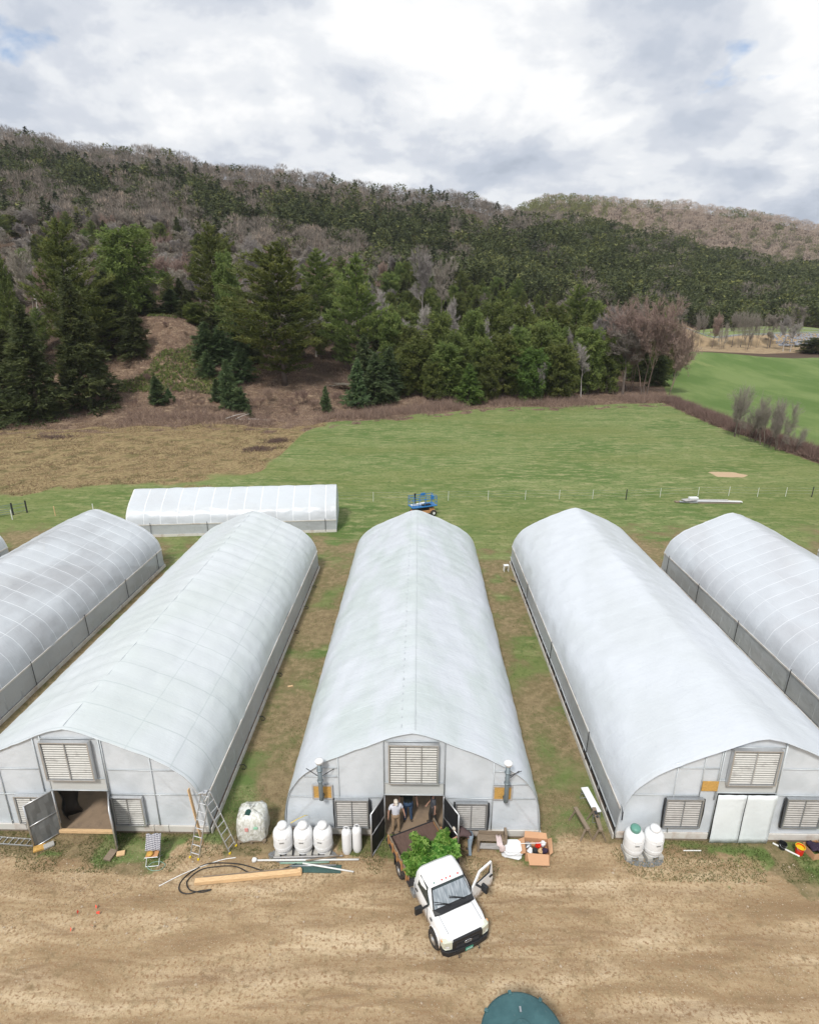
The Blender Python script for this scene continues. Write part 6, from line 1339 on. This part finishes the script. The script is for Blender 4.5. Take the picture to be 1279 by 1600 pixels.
# ------------------------------------------------------------------ scissor lift
e = empty('scissor_lift', (.45, 59.7, 0), R(24), 'blue scissor lift with tan chassis parked behind the middle greenhouse', 'scissor lift')
t = MB(); t.box((0, 0, .48), (2.5, 1.05, .34)); t.box((.9, 0, .75), (.6, .95, .3)); t.build('chassis', M['orange_paint'], e, bevel=.04)
for x in (-.95, 1.0):
    for y in (-.66, .66): 
        t = MB(); t.lathe([(.1, -.13), (.30, -.12), (.34, -.06), (.34, .06), (.30, .12), (.1, .13)], (x, y, .34), 20, Matrix.Rotation(R(90), 3, 'X')); wq = t.build('wheel', M['rubber'], e, smooth=True); t = MB(); t.lathe([(.15, -.145), (.15, .145)], (x, y, .34), 14, Matrix.Rotation(R(90), 3, 'X')); t.build('rim', M['white_paint'], wq)
t = MB(); 
for k in range(2):
    for y in (-.38, .38): t.bar((-1.0, y, .72+.16*k), (1.0, y, .86+.16*k), .05, .10); t.bar((-1.0, y+.06, .86+.16*k), (1.0, y+.06, .72+.16*k), .05, .10)
t.build('scissor_arms', M['dark_metal'], e)
t = MB(); t.box((0, 0, 1.14), (2.9, 1.35, .10)); t.build('platform', M['blue'], e, bevel=.02); t = MB(); t.box((-.55, .15, 1.25), (1.5, .45, .08)); t.box((-.2, .2, 1.33), (1.1, .25, .05), rz=.2); t.build('panel_load', M['white_plastic'], e); t = MB(); 
for q in range(4): t.box((-.1+q*.27, -.25, 1.24), (.2, .45, .12))
t.build('crates', M['black'], e)
t = MB(); 
for z in (1.55, 1.95, 2.2): t.tube([(-1.4, -.64, z), (1.4, -.64, z), (1.4, .64, z), (-1.4, .64, z)], .028, 6, closed=True)
for x in (-1.4, -.7, 0, .7, 1.4):
    for y in (-.64, .64): t.tube([(x, y, 1.18), (x, y, 2.2)], .026, 6)
t.build('guard_rail', M['blue'], e); t = MB(); t.box((1.30, .3, 1.85), (.2, .5, .45)); t.box((.3, .6, 2.2), (.5, .12, .3)); t.build('control_box', M['blue'], e, bevel=.03); t = MB(); t.tube([(-.75, .2, 1.2), (-.8, .25, 2.35)], .06, 8); t.box((-.8, .25, 2.4), (.16, .14, .22)); t.build('tool_post', M['black'], e)
# ------------------------------------------------------------------ field fence, gate, lumber
e = empty('field_fence', (0, 0, 0), 0, 'thin wire fence on pale stakes crossing the green field', 'fence')
fp = [(470, 786, 0), (583, 783, 0), (700, 781, 0), (762, 780, 0), (820, 780, 0), (873, 779, 0), (925, 779, 0), (977, 781, 1), (1030, 778, 0), (1089, 777, 0), (1137, 776, 0), (1182, 777, 0), (1226, 776, 0), (1267, 776, 1), (1310, 775, 0)]
fpts = []
for px, py, dk in fp:
    q = survey(px, py, 0); z = hz(q.x, q.y); fpts.append((q.x, q.y, z)); t = MB(); r_ = .055 if dk else .024; t.tube([(q.x, q.y, z-.1), (q.x+.02, q.y, z+(1.3 if dk else 1.15))], r_, 6); t.build('stake', M['dark_metal'] if dk else M['pvc'], e)
for h_ in (.45, .8, 1.1): t = MB(); t.tube([(x, y, z+h_-.02*(i % 2)) for i, (x, y, z) in enumerate(fpts)], .007, 4); t.build('wire', M['galv'], e)
for i, (px, py) in enumerate(((87, 806), (147, 802), (20, 812))):
    q = survey(px, py, 0); t = MB(); t.tube([(q.x, q.y, -.1), (q.x, q.y, 1.1)], .045, 6); tag(t.build('field_stake', M['pvc'] if i else M['new_wood']), ['pale wooden stake on the grass right of the field gate', 'thin white stake on the grass behind the outer left greenhouse', 'thin white stake at the left end of the grass strip'][i], 'stake')
e = empty('field_gate', (0, 0, 0), 0, 'dark metal tube gate with posts at the left edge', 'gate')
a = survey(-20, 812, 0); c = survey(20, 805, 0); d_ = survey(43, 801, 0)
t = MB(); 
for z in (.25, .5, .75, 1.0, 1.2): t.tube([(a.x, a.y, z), (c.x, c.y, z)], .028, 6)
for k in (0, .5, 1): p_ = a.lerp(c, k); t.tube([(p_.x, p_.y, .2), (p_.x, p_.y, 1.22)], .03, 6)
t.build('gate_leaf', M['galv_dark'], e)
t = MB(); 
for z in (.3, .75, 1.15): t.tube([(c.x+.2, c.y, z), (d_.x, d_.y, z)], .022, 6)
t.build('fence_panel', M['galv_dark'], e)
for p_ in (a, c+Vector((.1, 0, 0)), d_): t = MB(); t.tube([(p_.x, p_.y, -.1), (p_.x, p_.y, 1.4)], .08, 8); t.build('post', M['dark_metal'], e)
lg = np.random.default_rng(3)
base = survey(1108, 786, 0)
lumber = [(-3.2, .1, .08, 1.6, .5, .05, 'old_wood', 'brown pallet board at the left end of the board pile'), (-2.4, .1, .30, 1.5, .8, .25, 'grey_wood', 'grey crate block on the left end of the board pile'), (-2.6, -.2, .14, 2.0, .4, -.1, 'galv', 'metal sheet under the grey crate block on the board pile'), (-.2, .35, .22, 4.8, .22, -.02, 'grey_wood', 'long grey board at the back of the board pile'), (-.3, 0, .12, 4.6, .28, .01, 'galv', 'long metal sheet in the middle of the board pile'), (.9, -.1, .20, 5.2, .16, -.05, 'white_plastic', 'long white board across the board pile'), (2.2, .15, .12, 3.0, .45, -.09, 'pvc', 'white panel at the right end of the board pile'), (.4, -.35, .05, 5.8, .16, .0, 'old_wood', 'brown board at the front bottom of the board pile'), (-1.9, .15, .50, 1.0, .5, .1, 'white_plastic', 'small white box on top of the board pile')]
for dx, dy, z, lx, ly, rz, mt, lb in lumber:
    o = MB().box((0, 0, 0), (lx, ly, .10 if lx > 1.2 else .22)).build('stacked_board', M[mt], bevel=.01); o.location = (base.x+dx, base.y+dy, z+.05); o.rotation_euler.z = rz; tag(o, lb, 'board', 'board pile in the green field')
# fallen branches at the foot of the slope
for i, (x0, y0_, x1, y1_) in enumerate(((353, 660, 380, 652), (368, 652, 388, 660), (374, 664, 420, 668))):
    q0 = survey(x0, y0_, 0); q1 = survey(x1, y1_, 0); yv = 121.; A0 = Vector((q0.x*yv/q0.y, yv, 0)); A1 = Vector((q1.x*yv/q1.y, yv+1.5, 0)); A0.z = hz(A0.x, A0.y)+.2; A1.z = hz(A1.x, A1.y)+1.2*(i < 2)
    t = MB(); t.tube([A0, A0.lerp(A1, .5)+Vector((0, 0, .15)), A1], [.12, .09, .05], 6); tag(t.build('fallen_branch', M['bark_pale'], smooth=True), ['pale fallen branch rising to the right at the foot of the slope', 'pale fallen branch sloping down right at the foot of the slope', 'low grey fallen branch right of the two pale ones'][i], 'branch')
for px, py, wv, lb in ((405, 703, 2.6, 'dark brush heap in the dry field below the slope'), (432, 690, 2.0, 'smaller dark brush heap right of the bigger one'), (85, 684, 4.0, 'dark heap of brush at the back of the dry field, leftmost')):
    q = survey(px, py, 0); rr = np.random.default_rng(px); n = 260; X_ = q.x+rr.normal(0, wv*.5, n); Y_ = q.y+rr.normal(0, 1.0, n); pos = np.stack([X_-q.x, Y_-q.y, height(X_, Y_)+.1], 1); V, T = tuft_tris(rr, pos, np.tile([0, 0, .4], (n, 1)), .55, .06, 4, 0, .9)
    o = link(bpy.data.objects.new('brush_heap', nmesh('brush_heap', V, T, [M['brushy']], {'tint': np.repeat(np.clip(rr.normal(.15, .12, n), 0, 1), 12)}))); o.location = (q.x, q.y, 0); tag(o, lb, 'brush heap')
# ------------------------------------------------------------------ people
def skin_mesh(name, V, E_, Rd, mats, parent, roots=(0,), sub=1):
    me = bpy.data.meshes.new(name); me.from_pydata([tuple(v) for v in V], E_, []); me.update()
    o = bpy.data.objects.new(name, me); col.objects.link(o)
    md = o.modifiers.new('skin', 'SKIN'); md.use_smooth_shade = True
    for i, r in enumerate(Rd):
        sv = me.skin_vertices[0].data[i]; sv.radius = (r, r) if not isinstance(r, tuple) else r; sv.use_root = i in roots
    if sub: m2 = o.modifiers.new('sub', 'SUBSURF'); m2.levels = sub; m2.render_levels = sub
    dg = bpy.context.evaluated_depsgraph_get(); me2 = bpy.data.meshes.new_from_object(o.evaluated_get(dg)); bpy.data.objects.remove(o)
    me2.name = name; me2.materials.clear()
    for m in mats: me2.materials.append(m)
    return link(bpy.data.objects.new(name, me2), parent)
def person(x, y, z, rz, sc_, label, shirt, trousers, cap=None, hair='hair', beard=False, bend=0., aim=(0, 0), arms=None, legs=None, headtilt=.25, build=1.0, capbrim=None):
    e = empty('person', (x, y, z), rz, label, 'person'); e.scale = (sc_,)*3
    hip = Vector((0, 0, .93)); Rb = Matrix.Rotation(bend, 3, 'X')
    def U(p): return hip+Rb@(Vector(p)-hip)
    J = {'pel': hip, 'sp': U((0, .01, 1.12)), 'ch': U((0, 0, 1.32)), 'nb': U((0, .01, 1.46)), 'nk': U((0, 0, 1.53))}
    Rh = Rb@Matrix.Rotation(headtilt, 3, 'X')
    def Hd(p): return J['nk']+Rh@Vector(p)
    hd = [Hd((0, -.015, .06)), Hd((0, -.02, .13)), Hd((0, -.01, .20))]
    arms = arms or {}
    V = [J['pel'], J['sp'], J['ch'], J['nb'], J['nk'], hd[0], hd[1], hd[2]]; E_ = [(0, 1), (1, 2), (2, 3), (3, 4), (4, 5), (5, 6), (6, 7)]; Rd = [(.125*build, .085*build), (.135*build, .10*build), (.155*build, .105*build), (.075, .07), (.055, .058), (.068, .08), (.078, .095), (.05, .06)]
    roots = [0]; sh, el_, wr_ = {}, {}, {}
    for s in (-1, 1):
        sh[s] = U((s*.185*build, .01, 1.41)); a = arms.get(s, ((.05*s, .02, -.29), (.01*s, -.07, -.25)))
        el_[s] = sh[s]+Vector(a[0]); wr_[s] = el_[s]+Vector(a[1]); b0 = len(V)
        V += [sh[s], el_[s], wr_[s]]; E_ += [(2, b0), (b0, b0+1), (b0+1, b0+2)]; Rd += [.058, .042, .028]
        dr_ = (wr_[s]-el_[s]).normalized(); sd = dr_.cross(Vector((1, 0, 0))).normalized() if abs(dr_.x) < .9 else Vector((0, 1, 0)); pm = wr_[s]+dr_*.07
        V += [pm]; E_ += [(b0+2, b0+3)]; Rd += [(.020, .036)]
        for k, (o_, L_) in enumerate(((-.030, .065), (-.010, .078), (.010, .075), (.030, .060))):
            f0 = len(V); c0 = pm+sd*o_+dr_*.005; inw = Vector((-s*.012, 0, 0)); V += [c0, c0+dr_*L_*.55+inw*.5, c0+dr_*L_+inw*1.8]; E_ += [(f0, f0+1), (f0+1, f0+2)]; Rd += [.010, .009, .0075]; roots.append(f0)
        f0 = len(V); c0 = wr_[s]+dr_*.03+sd*-.03; V += [c0, c0-sd*.03+dr_*.03, c0-sd*.035+dr_*.062]; E_ += [(f0, f0+1), (f0+1, f0+2)]; Rd += [.012, .011, .009]; roots.append(f0)
    legs = legs or {}; kn, an, to = {}, {}, {}
    for s in (-1, 1):
        h_ = Vector((s*.095, 0, .88)); lg_ = legs.get(s, ((.02*s, -.02, -.42), (.02*s, .03, -.40))); kn[s] = h_+Vector(lg_[0]); an[s] = kn[s]+Vector(lg_[1]); to[s] = an[s]+Vector((s*.03, -.17, -.035)); b0 = len(V)
        V += [h_+Vector((0, 0, -.06)), kn[s], an[s]]; E_ += [(0, b0), (b0, b0+1), (b0+1, b0+2)]; Rd += [.066, .050, .040]
    skin_mesh('body', V, E_, Rd, [M['skin']], e, tuple(roots))
    # shirt
    V = [J['pel']+Vector((0, 0, -.04)), J['pel'].lerp(J['sp'], .5), J['sp'], J['ch'], J['nb']+(J['nb']-J['ch'])*.05]; Rd = [(.175*build, .135*build), (.172*build, .132*build), (.165*build, .125*build), (.198*build, .140*build), (.10, .095)]; E_ = [(0, 1), (1, 2), (2, 3), (3, 4)]
    for s in (-1, 1): b0 = len(V); m_ = sh[s].lerp(el_[s], .72); V += [sh[s], m_]; E_ += [(3, b0), (b0, b0+1)]; Rd += [.078, .072]
    skin_mesh('shirt', V, E_, Rd, [M[shirt]], e)
    tt = MB(); n_ = 14                     # trousers: a lofted hip band that parts into two tapering legs
    def ring(c, rx_, ry_): return [(c[0]+rx_*math.cos(a_), c[1]+ry_*math.sin(a_), c[2]) for a_ in np.linspace(0, 2*math.pi, n_+1)]
    tt.grid([ring((0, 0, z_), rx_*build, ry_*build) for z_, rx_, ry_ in ((1.05, .14, .105), (1.0, .15, .115), (.95, .162, .125), (.88, .178, .13), (.82, .17, .12), (.80, .08, .06))])
    for s in (-1, 1):
        h_ = Vector((s*.088*build, 0, .86)); tt.grid([ring(h_, .088*build, .115), ring(h_.lerp(kn[s], .3), .088*build, .098), ring(h_.lerp(kn[s], .65), .076, .084), ring(kn[s], .068, .074), ring(kn[s].lerp(an[s], .35), .064, .072), ring(kn[s].lerp(an[s], .75), .060, .066), ring(an[s]+Vector((0, 0, -.01)), .062, .070)])
    tt.build('trousers', M[trousers], e, smooth=True)
    for s in (-1, 1): skin_mesh('shoe', [an[s]+Vector((0, .05, -.04)), an[s]+Vector((0, -.02, -.035)), to[s]], [(0, 1), (1, 2)], [(.045, .045), (.05, .05), (.048, .032)], [M['boot']], e)
    # face
    f_ = MB(); f_.lathe([(.004, .03), (.014, .0), (.016, -.02), (.004, -.025)], Hd((0, -.115, .105)), 8, Rh); fc = f_.build('nose', M['skin'], e, smooth=True)
    f_ = MB()
    for s in (-1, 1): f_.lathe([(.004, .008), (.011, .0), (.004, -.008)], Hd((s*.032, -.100, .135)), 8, Rh)
    f_.build('eyes', M['black'], e)
    f_ = MB(); f_.box(Hd((0, -.103, .065)), (.045, .012, .010), M=Rh); f_.build('mouth', M['boot'], e)
    for s in (-1, 1): f_ = MB(); f_.lathe([(.006, .03), (.018, .01), (.018, -.01), (.006, -.028)], Hd((s*.083, .0, .12)), 8, Rh); f_.build('ear', M['skin'], e, smooth=True)
    f_ = MB(); n = 14; rows = []
    for zz, rr, bk in ((.10, .088, .045), (.15, .097, .03), (.20, .090, .02), (.235, .062, .015), (.25, .02, .01), (.252, .001, .01)): rows.append([Hd((rr*math.cos(a_), rr*1.18*math.sin(a_)+bk*.6+(.012 if zz < .16 else 0), zz+(.03 if (math.sin(a_) < -.3 and zz < .16) else 0))) for a_ in np.linspace(0, 2*math.pi, n)])
    f_.grid(rows); f_.build('hair' if not cap else 'cap', M[hair if not cap else cap], e, smooth=True)
    if cap: f_ = MB(); f_.grid([[Hd((.075*math.sin(t_)*k_, -.065-.085*k_*math.cos(t_)*(j_), .185-.02*j_)) for t_ in np.linspace(-1.3, 1.3, 9)] for j_, k_ in ((.0, .95), (.6, 1.0), (1.15, .9))]); f_.build('cap_brim', M[capbrim or cap], e, smooth=True, solid=.008); f_ = MB(); f_.lathe([(.085, .04), (.092, .09), (.06, .10)], Hd((0, .015, .04)), 14, Rh); f_.build('hair', M[hair], e, smooth=True)
    if beard: f_ = MB(); f_.lathe([(.02, -.03), (.055, -.01), (.066, .03), (.05, .05)], Hd((0, -.045, .03)), 12, Rh); f_.build('beard', M[hair], e, smooth=True)
    return e
fz = .06
person(-.86, 18.45, fz, R(12), .955, 'man in white tee, khaki trousers and cream cap looking down in the doorway', 'cloth_white', 'khaki', 'cap_cream', beard=True, headtilt=.55, build=1.12, arms={-1: ((-.10, .0, -.28), (-.02, -.04, -.26)), 1: ((.12, .0, -.27), (.05, -.06, -.25))})
person(-.37, 19.05, fz, R(4), 1.0, 'man in black tee and blue jeans inside the doorway, head hidden by the lintel', 'cloth_black', 'jeans', None, build=1.22, arms={-1: ((-.13, .0, -.27), (-.02, -.03, -.26)), 1: ((.13, .0, -.27), (.03, -.05, -.26))})
person(.66, 18.85, fz, R(-82), .96, 'man in charcoal tee and dark trousers seen side on inside the doorway', 'cloth_grey', 'dark_trouser', 'black', beard=True, capbrim='white_plastic', headtilt=.3, build=1.0, arms={-1: ((-.03, -.05, -.28), (-.0, -.16, -.22)), 1: ((.04, .05, -.28), (.02, -.02, -.26))}, legs={-1: ((-.02, -.10, -.41), (-.02, .02, -.41)), 1: ((.02, .06, -.42), (.02, .08, -.39))})
person(2.10, 17.55, 0, R(-92), .93, 'man in dark brown shirt bending over the truck bed side by the plants', 'brown_cloth', 'light_jeans', 'cap_cream', bend=1.05, headtilt=.2, arms={-1: ((-.03, -.22, -.16), (-.0, -.20, -.12)), 1: ((.03, -.22, -.16), (.0, -.20, -.12))})

# ------------------------------------------------------------------ the air over the valley
zlo = float(Z.min())-1; zhi = 320.
hb = MB(); hb.box((0, 2800, (zlo+zhi)/2), (10400, 6800, zhi-zlo)); b = NB('valley_air'); pv = b.n('ShaderNodeVolumePrincipled'); pv.inputs['Color'].default_value = (.90, .94, 1, 1); pv.inputs['Density'].default_value = .00007; b.l(pv.outputs[0], b.out.inputs[1]); M['air'] = b.m
tag(hb.build('haze', M['air']), kind='stuff')
